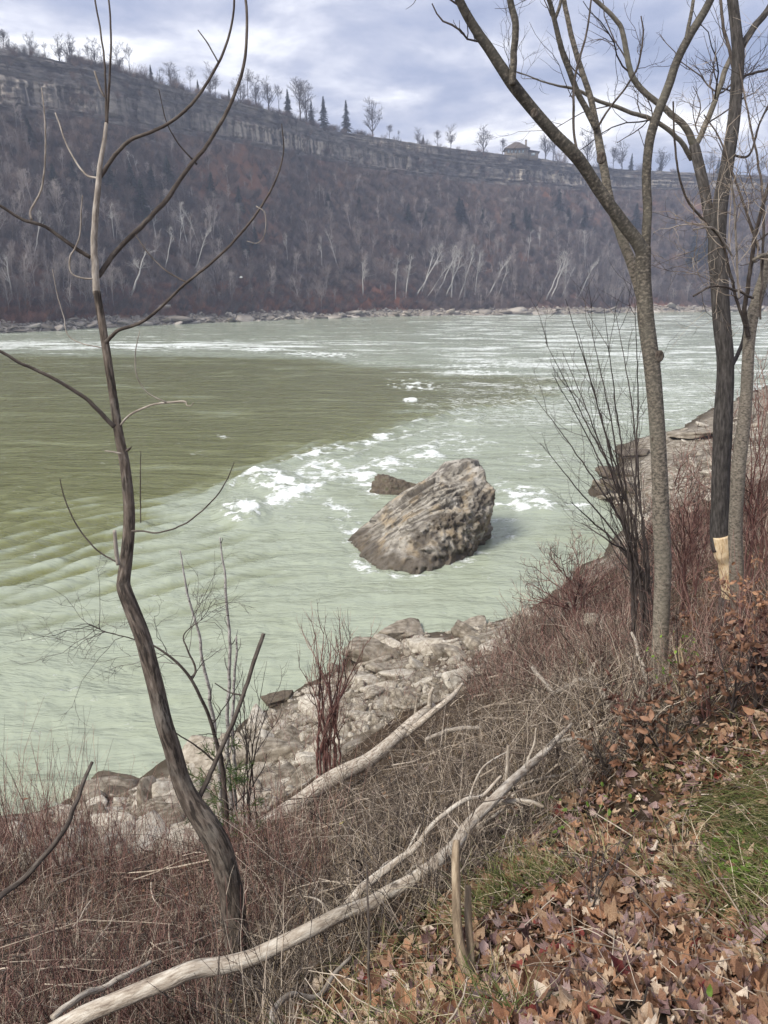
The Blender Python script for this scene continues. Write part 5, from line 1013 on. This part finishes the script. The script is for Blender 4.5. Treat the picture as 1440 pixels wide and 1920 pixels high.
bush('red_stemmed_shrub', 'twig_red', 1075, 1150, [(985, 1090), (1000, 1060), (1030, 1045), (1050, 1040), (1080, 1030), (1100, 1035), (1125, 1050), (1145, 1070), (1010, 1120), (1160, 1090), (960, 1120)], 'rounded red-stemmed shrub at the water edge right of the stony point', 19, w=4, twig_n=9, tl=1.1, lv=3, rmin=.006)
bush('reddish_thicket', 'twig_red', 615, 1400, [(575, 1195), (590, 1180), (608, 1178), (622, 1182), (640, 1190), (655, 1215), (660, 1190), (560, 1250), (680, 1240), (600, 1220), (630, 1230), (585, 1300), (650, 1280), (690, 1200)], 'upright reddish stems rising from the stony shore above the fallen grey trunk', 10.5, w=5, twig_n=8, tl=.8, lv=2, rmin=.0035, up=.3)
bush('thin_twig_shrub', 'twig_dark', 470, 1480, [(455, 1250), (500, 1240), (520, 1290), (440, 1330), (530, 1340), (480, 1320)], 'sparse thin-twigged shrub right of the birch saplings', 6.2, w=3.5, twig_n=6, tl=.5, up=.3)
bush('tall_red_stems', 'twig_red', 1420, 1000, [(1330, 860), (1360, 820), (1400, 780), (1440, 760), (1460, 800), (1300, 900), (1420, 700)], 'tall thin red-stemmed shrub behind the slender tan tree at the right edge', 11, w=4, twig_n=9, tl=1.2, lv=3, rmin=.004, up=.2)
bush('red_bank_shrub', 'twig_red', 1290, 1120, [(1200, 960), (1230, 930), (1262, 900), (1290, 890), (1310, 930), (1250, 1000), (1330, 960)], 'dense red-brown shrub between the smooth tan tree and the gnawed tree', 10.5, w=4, twig_n=10, tl=1.0, lv=3, rmin=.004, up=.2)

# cedar sprigs
T = root_of('cedar_seedling', 425, 1500, 5.6, 'small green cedar seedling in the shrubs right of the furrowed trunk', 'sapling')
o, A = part('stem', M['bark_young'], T, [(420, 1560, 5), (418, 1480, 4), (415, 1400, 2)], 5.6, sides=6, ground=gnd); g = Geo()
P1, R1 = grow(A[0][None], A[1][None], 26, .45, (60, 100), up=-.03, wig=.12, K=6, t0=.05, rr=.6, rmin=.002); strands(g, P1, R1, 3)
for lv in range(1):
    P2, R2 = grow(P1, R1, 12, .13, (30, 60), up=0, wig=.1, K=4, t0=.15, rr=.9, rmin=.0035, tip=.6); strands(g, P2, R2, 3); P3, R3 = grow(P2, R2, 4, .06, (30, 60), up=0, wig=.1, K=3, t0=.1, rr=.9, rmin=.003, tip=.6); strands(g, P3, R3, 3)
link('foliage', g.mesh('foliage', M['cedar'], True, T.location), T)

# ------------------------------------------------------------------ logs and sticks
def log(name, label, cat, pieces, mats_):
    x, y, w = pieces[0][0][len(pieces[0][0]) // 2][:3]; Y0 = pieces[0][1]; p = at_d(x, y, np.mean(Y0)); r = empty(name, tuple(p)); tag(r, label, cat)
    for i, (spec, D) in enumerate(pieces):
        a = np.array(spec, float); Dv = np.interp(np.linspace(0, 1, len(a)), np.linspace(0, 1, len(D)), D); P = at_d(a[:, 0], a[:, 1], Dv); R = a[:, 2] / 2 / F * Dv * (.54 if name == 'fallen_log' else .66)
        P, R = resample(P, R, step=max(.012, R.mean() * .5)); s = np.arange(len(P)) * .3
        P = wobble(P, R, .5)
        g = Geo(); strands(g, P[None], R[None], 18 if a[0, 2] > 25 else 9, tint=np.array([.5]), rough=.09)
        link('trunk' if i == 0 and a[:, 2].max() > 30 else 'branch', g.mesh('log', M[mats_[min(i, len(mats_) - 1)]], True, p), r)
    return r
log('fallen_log', 'long pale forked log lying across the foot of the furrowed tree', 'log', [
    ([(60, 1950, 62), (140, 1915, 62), (250, 1868, 58), (330, 1838, 60), (400, 1815, 58), (480, 1788, 54), (560, 1752, 50), (640, 1712, 48), (720, 1672, 46), (800, 1625, 44), (850, 1585, 42), (890, 1540, 38), (930, 1492, 34), (965, 1458, 30), (1000, 1430, 27), (1040, 1392, 20), (1072, 1358, 9)], [2.75, 2.8, 2.95, 3.3, 3.8, 4.6]),
    ([(640, 1722, 30), (668, 1680, 34), (700, 1650, 30), (745, 1618, 24), (785, 1585, 20), (800, 1560, 16), (830, 1528, 15), (870, 1500, 14), (905, 1492, 11), (940, 1455, 8)], [3.15, 3.7]),
    ([(950, 1468, 15), (951, 1430, 12), (954, 1398, 9)], [4.05, 4.0]), ([(900, 1530, 18), (925, 1508, 19), (960, 1502, 18), (995, 1506, 17), (1020, 1514, 13)], [3.8, 3.7]),
    ([(915, 1495, 10), (900, 1535, 12), (935, 1580, 13), (950, 1570, 10)], [3.9, 4.0]), ([(880, 1560, 9), (940, 1520, 11), (985, 1470, 10), (1060, 1450, 9), (1110, 1405, 6)], [3.75, 4.5]), ([(760, 1640, 8), (800, 1610, 9), (870, 1600, 8), (930, 1610, 5)], [3.5, 3.7]), ([(700, 1655, 12), (722, 1622, 10), (760, 1600, 8), (790, 1545, 7)], [3.3, 3.7]), ([(980, 1448, 9), (1000, 1400, 7), (1005, 1365, 5)], [4.2, 4.2]), ([(620, 1722, 8), (600, 1690, 7), (570, 1680, 5)], [3.0, 3.0]), ([(885, 1560, 7), (880, 1500, 7), (905, 1440, 6), (950, 1410, 5)], [3.8, 4.2])], ['bark_log'])
log('splintered_log', 'weathered grey trunk fallen down the slope towards the stony shore, splintered at its far end', 'log', [
    ([(480, 1575, 46), (540, 1525, 48), (610, 1472, 48), (680, 1428, 42), (730, 1392, 36), (780, 1352, 30), (815, 1325, 22)], [9.6, 11, 12.2]),
    ([(690, 1432, 16), (740, 1392, 20), (790, 1352, 20), (830, 1318, 18), (852, 1300, 14), (868, 1281, 7)], [11.3, 12.2]), ([(805, 1335, 14), (806, 1305, 12), (812, 1290, 8)], [12.1, 12]), ([(778, 1345, 10), (780, 1325, 6), (782, 1308, 2)], [12, 11.8])], ['bark_log'])
for nm, lab, spec, D, m in [
    ('leaning_stick', 'brown broken stick leaning up over the water at the left edge', [(-60, 1735, 17), (0, 1682, 16), (60, 1630, 14), (112, 1570, 13), (140, 1515, 11), (158, 1468, 10), (173, 1430, 8)], [4.0, 4.6], 'bark_young'),
    ('pale_stick', 'pale debarked stick at the bottom left, above the butt of the fallen log', [(95, 1915, 17), (150, 1872, 18), (190, 1852, 16), (240, 1830, 14), (282, 1806, 10)], [2.85, 3.3], 'bark_log'),
    ('curved_stick', 'thick curved stick lying on leaves at the bottom centre', [(505, 1930, 14), (520, 1890, 16), (545, 1868, 15), (600, 1866, 14), (628, 1830, 12), (660, 1795, 8)], [2.45, 2.9], 'bark_pale'),
    ('brown_pole', 'straight brown pole slanting down to the left from the fork of the fallen log', [(905, 1640, 13), (960, 1560, 13), (1010, 1510, 13), (1060, 1462, 12), (1112, 1400, 9)], [3.6, 4.8], 'cutwood'),
    ('crooked_grey_branch', 'crooked grey branch lying level beside the tip of the fallen log', [(1045, 1392, 9), (1080, 1388, 10), (1130, 1390, 11), (1180, 1396, 10), (1230, 1402, 6)], [4.9, 5.0], 'bark_pale'),
    ('white_stick', 'short white debarked stick standing in the brush left of the smooth tan tree', [(1128, 1296, 10), (1138, 1325, 11), (1150, 1355, 9), (1166, 1388, 6)], [6.6, 5.6], 'bark_log'),
    ('white_leaning_stick', 'thin white stick leaning just left of the foot of the smooth tan tree', [(1186, 1188, 7), (1196, 1225, 8), (1208, 1260, 8), (1223, 1306, 6)], [6.6, 5.7], 'bark_log'),
    ('arching_branch', 'arching weathered branch in the grey brush between the fallen trunk and the smooth tan tree', [(1000, 1250, 10), (1022, 1280, 11), (1040, 1300, 10), (1090, 1275, 10), (1130, 1290, 8)], [10, 9], 'bark_pale'),
    ('long_grey_stick', 'long grey stick crossing the brush below the fallen trunk', [(905, 1365, 10), (850, 1368, 11), (800, 1385, 10)], [8.8, 9.2], 'bark_pale'),
    ('dark_forked_stick', 'dark forked stick under the fork of the fallen log', [(1000, 1530, 10), (960, 1545, 10), (900, 1570, 9), (860, 1600, 7)], [3.9, 3.6], 'bark_young'),
    ('thin_upright_stem', 'thin dark upright stem rising in front of the fallen log near its butt', [(408, 1960, 5), (405, 1880, 5), (410, 1790, 4)], [2.6, 2.7], 'bark_young'),
    ('tall_dead_stalk', 'tall dark dead stalk crossing in front of the fallen log right of the furrowed tree', [(695, 1940, 8), (693, 1840, 7), (690, 1700, 6), (688, 1620, 4)], [2.3, 2.6], 'bark_young')]:
    a = np.array(spec, float); Dv = np.interp(np.linspace(0, 1, len(a)), np.linspace(0, 1, len(D)), D); P = at_d(a[:, 0], a[:, 1], Dv); R = a[:, 2] / 2 / F * Dv * .72; P, R = resample(P, R, step=max(.008, R.mean() * .6))
    s = np.arange(len(P)) * .3
    P = wobble(P, R, .9)
    g = Geo(); strands(g, P[None], R[None], 10, tint=np.array([.5]), rough=.08); tag(link(nm, g.mesh(nm, M[m], True, P[0]), None, P[0]), lab, 'stick')
for lab, spec, D in [('taller split wooden stake standing in the leaves in front of the fallen log', [(893, 1905, 30), (882, 1850, 28), (868, 1800, 24), (858, 1740, 20), (855, 1660, 19), (855, 1600, 18), (856, 1578, 15)], [2.35, 2.55]), ('shorter tan stake close beside the taller split stake', [(884, 1830, 18), (882, 1780, 16), (878, 1720, 16), (877, 1660, 14)], [2.42, 2.55])]:
    a = np.array(spec, float); Dv = np.interp(np.linspace(0, 1, len(a)), [0, 1], D); P = at_d(a[:, 0], a[:, 1], Dv); R = a[:, 2] / 2 / F * Dv * .85; P, R = resample(P, R, step=.006)
    g = Geo(); strands(g, P[None], R[None], 18, tint=np.array([.5]), rough=.16); tag(link('wooden_stake', g.mesh('stake', M['cutwood'], True, P[0]), None, P[0]), lab, 'stake')

# ------------------------------------------------------------------ thickets and brush
def cloud_strands(g, P0, dirs, L, r, K=6, wig=.15, grav=0.0, sides=3, tip=.3, tint=None):
    n = len(P0); d = norm(dirs); pts_ = [P0]; st = (L / (K - 1))[:, None]
    for k in range(K - 1):
        d = norm(d + wig * RNG.normal(size=d.shape) + np.array([0, 0, grav])); pts_.append(pts_[-1] + d * st)
    P = np.stack(pts_, 1); R = np.asarray(r)[:, None] * np.linspace(1, tip, K); strands(g, P, R, sides, tint=tint); return P, R
def updir(n, spread):
    a = RNG.random(n) * 6.283; return np.stack([spread * np.cos(a), spread * np.sin(a), np.ones(n)], -1)
def fit(P, lo, hi): _, _, d = to_px(P); return lo + (hi - lo) * np.clip((d - 3) / 20, 0, 1)
Z_BR = [(-500,1990),(-500,1600),(-50,1560),(60,1560),(250,1600),(400,1600),(480,1530),(580,1470),(680,1390),(780,1310),(880,1250),(960,1180),(1100,1130),(1180,1120),(1250,1180),(1330,1270),(1330,1350),(1200,1430),(1090,1510),(960,1620),(840,1710),(700,1800),(600,1880),(540,1990)]
Z_LEFT = [(-500,1990),(-500,1600),(-50,1560),(60,1580),(250,1610),(420,1590),(520,1600),(640,1640),(560,1780),(450,1880),(420,1990)]
Z_MID = [(430,1600),(560,1500),(700,1430),(820,1330),(960,1230),(1060,1190),(1200,1180),(1230,1290),(1120,1420),(980,1500),(860,1600),(700,1700),(560,1760),(450,1680)]
Z_RIGHT = [(1010,1190),(1130,1060),(1200,990),(1320,930),(1440,900),(1900,900),(1900,1300),(1440,1330),(1290,1330),(1200,1290),(1120,1260),(1040,1270)]
def brush(name, mkey, poly, n, hlo, hhi, spread, label, rr=(.0022, .0075), kids=4, wig=.16, grav=.0, tiltr=None, kl=.45, lift=0.):
    g = Geo(); P0 = sample_px(n, poly, zmin=.35); P0 = P0 - np.array([0, 0, .05]); k = len(P0); clump = np.clip(.6 + .9 * n2(P0[:, 0], P0[:, 1], .7, 2.2, 2), .25, 1.5)
    r = fit(P0, *rr) * (.6 + .8 * RNG.random(k)); L_ = (hlo + (hhi - hlo) * RNG.random(k) ** 1.6) * clump * np.where(to_px(P0)[2] < 4, .8, 1)
    L_ = np.where(np.hypot(P0[:, 0], P0[:, 1]) < 1.8, L_ * .4, L_)
    P, R = cloud_strands(g, P0 + np.array([0, 0, lift]) * RNG.random((k, 1)), updir(k, spread), L_, r, 7, wig, grav)
    if kids:
        P1, R1 = grow(P, R, kids, np.median(L_) * kl, (25, 60), up=.08, wig=.2, K=4, t0=.2, rr=.65, rmin=rr[0] * .6); strands(g, P1, R1, 3)
    return tag(link(name, g.mesh(name, M[mkey])), label, kind='stuff')
brush('tangled_brush', 'twig_grey', Z_BR, 5500, .30, .95, .8, 'tangled grey-brown twigs covering the slope', kids=3, wig=.26, grav=-.06)
brush('upright_brush', 'twig_grey', Z_BR, 3600, .35, 1.15, .35, 'thin upright grey-brown stems on the slope', kids=4, wig=.12, grav=.0, kl=.4)
brush('red_stem_brush', 'twig_red', Z_LEFT, 3300, .5, 1.4, .22, 'upright reddish stems crowding the lower left slope', kids=4, wig=.08, grav=.02, kl=.32)
Z_FB = [(860,1260),(960,1185),(1040,1120),(1130,1060),(1200,1000),(1320,900),(1440,860),(1440,1010),(1260,1100),(1230,1180),(1180,1250),(1000,1310),(880,1320)]
brush('far_brush', 'twig_grey', Z_FB, 3200, .5, 1.5, .7, 'grey-brown twigs above the stony point', kids=4, wig=.2, grav=-.05, rr=(.004, .009))
brush('far_red_brush', 'twig_red', Z_FB, 2600, .6, 1.7, .5, 'red-brown stems above the cove', kids=4, wig=.14, rr=(.004, .009))
brush('tall_red_brush', 'twig_red', [(-300,1700),(-300,1580),(60,1560),(300,1590),(520,1570),(560,1650),(300,1680)], 700, 1.1, 2.2, .22, 'taller reddish stems standing in front of the shore stones', kids=5, wig=.07, grav=.02, kl=.25)
brush('dark_stem_brush', 'twig_dark', Z_BR, 1100, .4, 1.2, .4, 'thin dark stems among the brush', kids=4, wig=.12)
brush('red_bank_brush', 'twig_red', Z_RIGHT, 3800, .5, 1.6, .5, 'red-brown shrub stems covering the right bank', kids=4, wig=.14, rr=(.002, .006))
brush('grey_bank_brush', 'twig_grey', Z_RIGHT, 2200, .4, 1.3, .7, 'grey-brown twigs covering the right bank', kids=4, wig=.18, grav=-.04, rr=(.002, .006))
brush('dead_straw', 'straw', Z_BR, 5000, .25, .85, .6, 'pale dry grass stalks through the brush', kids=0, wig=.14, grav=-.10, rr=(.0012, .0045))
brush('straw_right', 'straw', Z_RIGHT, 1500, .3, .9, .7, 'pale dry stalks on the right bank', kids=0, wig=.16, grav=-.12, rr=(.0012, .004))
brush('shore_twigs', 'twig_red', STONE_PX, 1500, .4, 1.1, .5, 'thin reddish stems standing among the shore stones', kids=3, wig=.12, rr=(.003, .005))
brush('arching_brambles', 'twig_grey', Z_MID, 1100, .9, 2.0, 1.2, 'long arching bramble canes', kids=2, wig=.10, grav=-.20, rr=(.0022, .006), kl=.2)
# lying sticks and debris
g = Geo(); P0 = sample_px(1500, Z_BR, zmin=.4); P0 = P0[to_px(P0)[2] > 3.4]; k = len(P0); a = RNG.random(k) * 6.283; dr = np.stack([np.cos(a), np.sin(a), .15 * RNG.normal(size=k)], -1)
L_ = .3 + .9 * RNG.random(k) ** 2; P1 = P0 + dr * L_[:, None]; P1 = np.where((inside(*to_px(P1)[:2], Z_BR))[:, None], P1, P0 + (P1 - P0) * .15); P1[:, 2] = H(P1[:, 0], P1[:, 1]) + .05 + .30 * RNG.random(k); P0[:, 2] += .02 + .25 * RNG.random(k)
mid = (P0 + P1) / 2 + RNG.normal(size=P0.shape) * .03; PP_ = np.stack([P0, (P0 + mid) / 2 + RNG.normal(size=P0.shape) * .012, mid, (P1 + mid) / 2 + RNG.normal(size=P0.shape) * .012, P1], 1)
strands(g, PP_, (fit(P0, .003, .012) * (.5 + 2.4 * RNG.random(k) ** 3))[:, None] * np.linspace(1, .5, 5), 4); tag(link('fallen_sticks', g.mesh('fallen_sticks', M['twig_grey'])), 'dead grey sticks lying in the brush', kind='stuff')

# ------------------------------------------------------------------ leaves
def leaf_mesh(seed, mkey, simple=False):
    r = np.random.default_rng(seed)
    lob = [(0, .95, 0), (13, .74, 0), (24, .74, 0), (35, .58, 0), (54, .84, 0), (66, .70, 0), (78, .62, 0), (90, .50, 0), (106, .60, 0), (124, .50, 0), (146, .44, 0), (172, .26, 0)]
    half = [(a, b * (.9 + .2 * r.random())) for a, b, c in lob]
    if simple: half = [(0, 1.0), (40, .62), (90, .42), (150, .45)]
    ang = [a for a, b in half] + [360 - a for a, b in half[::-1] if a > 0]; rr_ = [b for a, b in half] + [b * (.9 + .2 * r.random()) for a, b in half[::-1] if a > 0]
    pts_ = np.array([(b * math.sin(rad(a)), b * math.cos(rad(a))) for a, b in zip(ang, rr_)]); V = np.vstack([[0, -.05], pts_ * .45, pts_]); n = len(pts_)
    c1, c2, c3 = r.normal(size=3) * .45; ca = r.random() * 6.28; z = (.3 + .9 * r.random()) * (V[:, 0] * math.cos(ca) + V[:, 1] * math.sin(ca)) ** 2 + c1 * V[:, 0] ** 2 + c2 * V[:, 1] ** 2 + c3 * V[:, 0] * V[:, 1] + .07 * r.normal(size=len(V)); z += (.28 + .3 * r.random()) * np.abs(V[:, 0]) ** 1.3
    z[1 + n:] += .10 * r.normal(size=n)
    V3 = np.column_stack([V, z]); T_ = []; Q_ = []
    for i in range(n): j = (i + 1) % n; T_.append((0, 1 + i, 1 + j)); Q_.append((1 + i, 1 + n + i, 1 + n + j, 1 + j))
    if simple: V3 = V3 * np.array([1, 1.2, 1])
    return mesh_from('leaf', V3, Q_, T_, [M[mkey]] if mkey else [], True, {'bk': V3, 'tint': np.full(len(V3), .5)})
mix = [('tan', .30), ('brown', .29), ('mauve', .19), ('orange', .14), ('pale', .06), ('red', .02)]
LEAF = {k: [leaf_mesh(i * 7 + j, 'leaf_' + k, simple=(j % 3 == 2)) for j in range(3)] for i, (k, _) in enumerate(mix)}
Z_LF = [(430,1990),(560,1880),(700,1790),(840,1690),(900,1640),(1000,1540),(1080,1480),(1180,1420),(1290,1360),(1440,1340),(1900,1320),(1900,1990)]
P = sample_px(260, Z_LF)
def place_leaf(me, p, s, parent, lift=.012, tl=.35):
    o = link('leaf', me, parent, p + np.array([0, 0, lift])); o.scale = (s, s, s); o.rotation_euler = (RNG.normal() * tl, RNG.normal() * tl, RNG.random() * 6.28); return o
ks = [k for k, _ in mix]; pr = np.array([w for _, w in mix])
for p in P:
    k = RNG.choice(len(ks), p=pr); place_leaf(LEAF[ks[k]][RNG.integers(3)], p, .030 + .026 * RNG.random(), bank, .015 + .02 * RNG.random())
P = sample_px(7600, Z_LF); P = P[n2(P[:, 0], P[:, 1], 1.6, 33, 3) > -.55 + .45 * RNG.random(len(P))]; P = np.vstack([P, sample_px(1100, Z_BR, zmin=2), sample_px(500, Z_RIGHT, zmin=3)])
q = np.column_stack([-3 + 12 * RNG.random(5200), -2.5 + 6.5 * RNG.random(5200), np.zeros(5200)]); q[:, 2] = H(q[:, 0], q[:, 1]); u1_, v1_, _ = to_px(q)
q = q[(q[:, 2] > 9.0) & ((u1_ < -20) | (u1_ > 1460) | (v1_ > 1940) | (q[:, 1] < .6))]; P = np.vstack([P, q])      # the litter goes on beyond the picture
P[:, 2] += .008 + .02 * RNG.random(len(P)); kk = RNG.choice(len(ks), p=pr, size=len(P))
msel = [LEAF[k][j] for k in ks for j in range(3)]
for i, k in enumerate(ks):
    q = P[kk == i]; scatter('leaf_litter', LEAF[k], q, .017 + .024 * RNG.random(len(q)), 'fallen %s leaves lying on the bank' % {'tan': 'tan', 'brown': 'dark brown', 'mauve': 'purplish brown', 'orange': 'rust-orange', 'pale': 'pale buff', 'red': 'dark red'}[k], tilt=.45)
# leaves that stand out
for px, py, w, key, lab in [(1165, 1840, 62, 'red', 'large dark red leaf lying flat near the bottom right'), (1185, 1505, 30, 'green', 'upright light green leaf in the litter below the brown shrub stems'), (1245, 1542, 42, 'tan', 'big curled tan maple leaf in the leaf litter at the right'), (1330, 1862, 26, 'green', 'small bright green leaf at the bottom right'), (435, 1880, 24, 'yellow', 'yellow-green leaf hanging by the foot of the furrowed tree'), (350, 1675, 16, 'orange', 'single bright orange leaf caught in the red stems left of the furrowed tree'), (15, 1555, 22, 'orange', 'orange leaf at the left edge just above the reddish brush'), (45, 1500, 16, 'orange', 'small orange leaf on a twig over the water at the left edge'),
                            (760, 1905, 80, 'orange', 'large rust-brown maple leaf at the bottom centre'), (640, 1545, 12, 'yellow', 'small yellow leaf held in the brush right of the furrowed tree'), (1090, 1246, 16, 'yellow', 'bright yellow-green leaf pair on a stalk in the grey brush'), (1160, 1430, 40, 'orange', 'rust-coloured curled leaf cluster beside the brown pole tip')]:
    p = hit(px, py)[0]
    if np.isnan(p[0]): p = at_d(px, py, 4.5)
    if key in ('yellow', 'green') or py < 1700: 
        _, _, d0 = to_px(p); p = at_d(px, py, d0 * .93)
    else: p = p + np.array([0, 0, .035])
    _, _, d = to_px(p); s = w / 2 / F * d; me = leaf_mesh(px, 'leaf_' + key, simple=key in ('green', 'yellow', 'red'))
    o = link('fallen_leaf', me, None, p); o.scale = (s, s, s); o.rotation_euler = (.5 + RNG.normal() * .15, RNG.normal() * .2, RNG.random() * 6.28); tag(o, lab, 'leaf')

g = Geo(); P0 = sample_px(900, Z_LF); k = len(P0); a = RNG.random(k) * 6.283; dr = np.stack([np.cos(a), np.sin(a), .25 * RNG.normal(size=k)], -1); P0[:, 2] += .03
cloud_strands(g, P0, dr, .05 + .22 * RNG.random(k) ** 2, .0012 + .0028 * RNG.random(k) ** 3, 5, .10, 0, 4, .5); tag(link('small_twigs', g.mesh('small_twigs', M['twig_grey'])), 'small dead twigs lying on the leaf litter', kind='stuff')
# grass and weeds
def blades(name, mkey, polys, n, lo, hi, label, w=.0022, spread=.9, grav=-.22):
    g = Geo(); P0 = np.concatenate([sample_px(m_, pl) for m_, pl in zip(n, polys)]); k = len(P0); L_ = lo + (hi - lo) * RNG.random(k)
    cl = n2(P0[:, 0], P0[:, 1], 1.6, 6.6, 2); kp = cl > -.12; P0 = P0[kp]; L_ = L_[kp]; k = len(P0)
    cloud_strands(g, P0, updir(k, spread), L_, w * (.6 + .8 * RNG.random(k)), 5, .1, grav, sides=3, tip=.15); return tag(link(name, g.mesh(name, M[mkey])), label, kind='stuff')
G1 = [(850,1720),(960,1640),(1080,1620),(1100,1760),(960,1850),(880,1860)]; G2 = [(1140,1760),(1250,1700),(1300,1780),(1250,1900),(1120,1960),(1000,1990),(960,1900)]; G3 = [(1290,1660),(1440,1560),(1600,1560),(1600,1760),(1440,1740),(1340,1720)]; G4 = [(1330,1510),(1440,1440),(1700,1400),(1700,1560),(1440,1600)]
blades('green_grass', 'grass', [G1, G2, G3, Z_LF], [2400, 1900, 1600, 4200], .05, .20, 'thin green grass blades in the leaf litter')
blades('dry_grass', 'straw', [G1, G2, G3, Z_LF], [600, 500, 500, 3000], .06, .24, 'dry pale grass blades in the leaf litter', spread=1.4)
g = Geo(); P0 = sample_px(900, G4); cloud_strands(g, P0, np.array([-.9, -.25, .75]) + .22 * RNG.normal(size=P0.shape), .14 + .22 * RNG.random(len(P0)), .0013 + .001 * RNG.random(len(P0)), 7, .06, -.20, tip=.2); tag(link('grass_tuft', g.mesh('grass_tuft', M['grass'])), 'long drooping green grass tuft at the right edge', 'grass', kind='stuff')
# low green weeds at the right edge
wl = leaf_mesh(5, 'weed', simple=True); P0 = np.vstack([sample_px(420, [(1310,1590),(1440,1560),(1560,1560),(1560,1680),(1400,1690),(1330,1650)]), sample_px(60, [(860,1560),(960,1500),(1200,1480),(1220,1560),(960,1600)])]); P0[:, 2] += .01 + .06 * RNG.random(len(P0))
scatter('green_weeds', [wl], P0, .010 + .012 * RNG.random(len(P0)), 'low green weeds at the right edge', tilt=.5)
# brown leafy dead stalks on the right
def leafy_stalk(px, py, top, Y, label, mk='twig_dark', lk='brown', nleaf=40, lean=0, ls=.024, w=6):
    hh = hit(px, py)[0]; Y = float(hh[1]) if not np.isnan(hh[0]) else Y
    T = root_of('dead_leafy_plant' if lk != 'weed' else 'goldenrod_plant', px, py, Y, label, 'plant'); PRs = []
    for j in range(4):
        ex = px + lean + RNG.normal() * 38; e = top + RNG.random() * (py - top) * .35
        o, A = part('stem', M[mk], T, [(px + RNG.normal() * 5, py + 12, w), (px + (ex - px) * .4, (py + e) / 2, w * .7), (ex, e, w * .3)], [Y, Y + RNG.normal() * .15], sides=6, wob=1, ground=gnd); PRs.append(A)
    g = Geo(); PT = []
    for P, R in PRs:
        P1, R1 = grow(P[None], R[None], 7, .28, (30, 70), up=.1, wig=.15, K=4, t0=.3, rr=.5, rmin=.0015); strands(g, P1, R1, 3); PT.append(P1[:, 1:].reshape(-1, 3))
    nleaf = int(nleaf * 2.4); link('twig', g.mesh('twig', M[mk], True, T.location), T); PT = np.concatenate(PT); PT = PT[RNG.choice(len(PT), nleaf)] + RNG.normal(size=(nleaf, 3)) * .012
    lm = leaf_mesh(px, None, simple=True); base = np.array([v.co[:] for v in lm.vertices]); g = Geo()
    for p in PT:
        q = RNG.normal(size=(3, 3)); u_, _, vt = np.linalg.svd(q); Rm = u_ @ vt; s = ls * (.6 + .8 * RNG.random()); nn = (len(base) - 1) // 2
        Tt = [(0, 1 + i, 1 + (i + 1) % nn) for i in range(nn)]; Qq = [(1 + i, 1 + nn + i, 1 + nn + (i + 1) % nn, 1 + (i + 1) % nn) for i in range(nn)]
        g.add((base @ Rm) * s + p, Qq, Tt, tint=RNG.random())
    o = link('foliage', g.mesh('foliage', M['leaf_' + lk] if lk != 'weed' else M['weed'], True, T.location), T); o['kind'] = 'stuff'; return T
for a in [(1420, 1330, 1130, 4.6, 'tall dead dark-leaved plant at the right edge in front of the brown bank', 'twig_dark', 'darkred', 60), (1375, 1345, 1180, 4.9, 'dead rust-leaved plant second from the right edge', 'twig_dark', 'brown', 50), (1330, 1350, 1230, 4.9, 'low dead brown-leaved plant right of the smooth tan tree', 'twig_red', 'brown', 50),
          (1285, 1340, 1170, 5.0, 'yellow-green goldenrod plant just right of the foot of the smooth tan tree', 'straw', 'weed', 45, 0, .014), (1180, 1400, 1290, 4.7, 'dark red-brown leafy plant left below the smooth tan tree', 'twig_red', 'darkred', 60), (1240, 1420, 1330, 4.4, 'clump of dark brown dead leaves in front of the smooth tan tree', 'twig_dark', 'brown', 60), (1410, 1180, 1040, 6.6, 'curly tan dead plant beside the foot of the slender tan tree', 'twig_grey', 'orange', 70),
          (1440, 1230, 1080, 5.4, 'rust-coloured dead bush at the right edge below the slender tan tree', 'twig_red', 'orange', 90), (1300, 1260, 1120, 6.6, 'dull brown dead weeds between the two tan trees', 'twig_grey', 'brown', 50), (1110, 1700, 1560, 2.7, 'small dried grey stalk standing in the leaves at the lower right', 'twig_dark', 'brown', 10, 0, .016, 4), (1140, 1460, 1370, 4.4, 'rusty dead leaves on stalks beside the brown pole', 'twig_dark', 'brown', 40)]:
    leafy_stalk(*a)

# the gull
gl = empty('gull', tuple(at_d(452, 520, 150))); tag(gl, 'white gull flying low over the river against the red-brown slope', 'bird')
mg = mat('gull_white', [(0.3, (.75, .75, .75)), (0.7, (.85, .85, .85))], scale=5, bump=0); D, Fc = ico(3)
V = D * np.array([.34, .10, .10]); V[:, 2] += .03 * (D[:, 0] > .6); link('body', mesh_from('body', V, None, Fc, [mg], True), gl)
for s in (1, -1):
    w = np.array([(.12, 0, .03), (.1, .35 * s, .22), (-.02, .7 * s, .16), (-.1, .36 * s, .18), (-.12, 0, .03), (.12, 0, .06), (.1, .35 * s, .24), (-.1, .36 * s, .2), (-.12, 0, .06)]); link('wing', mesh_from('wing', w, [(0, 1, 3, 4), (5, 8, 7, 6), (0, 5, 6, 1), (4, 3, 7, 8)], [(1, 2, 3), (6, 7, 2), (1, 6, 2), (3, 2, 7)], [mg], False), gl)

# ------------------------------------------------------------------ air
HAZE = 0.0005
hz = Geo(); box(hz, -900, 1400, -30, 1100, -9, 134); hm = bpy.data.materials.new('haze'); hm.use_nodes = True; t = hm.node_tree; t.nodes.clear()
o_ = N('ShaderNodeOutputMaterial', t); v_ = N('ShaderNodeVolumePrincipled', t); v_.inputs['Color'].default_value = (.70, .79, 1.0, 1); v_.inputs['Density'].default_value = HAZE; v_.inputs['Anisotropy'].default_value = .2
t.links.new(v_.outputs[0], o_.inputs['Volume'])
if HAZE > 0: tag(link('haze', hz.mesh('haze', hm, False)), 'pale blue air', kind='stuff')
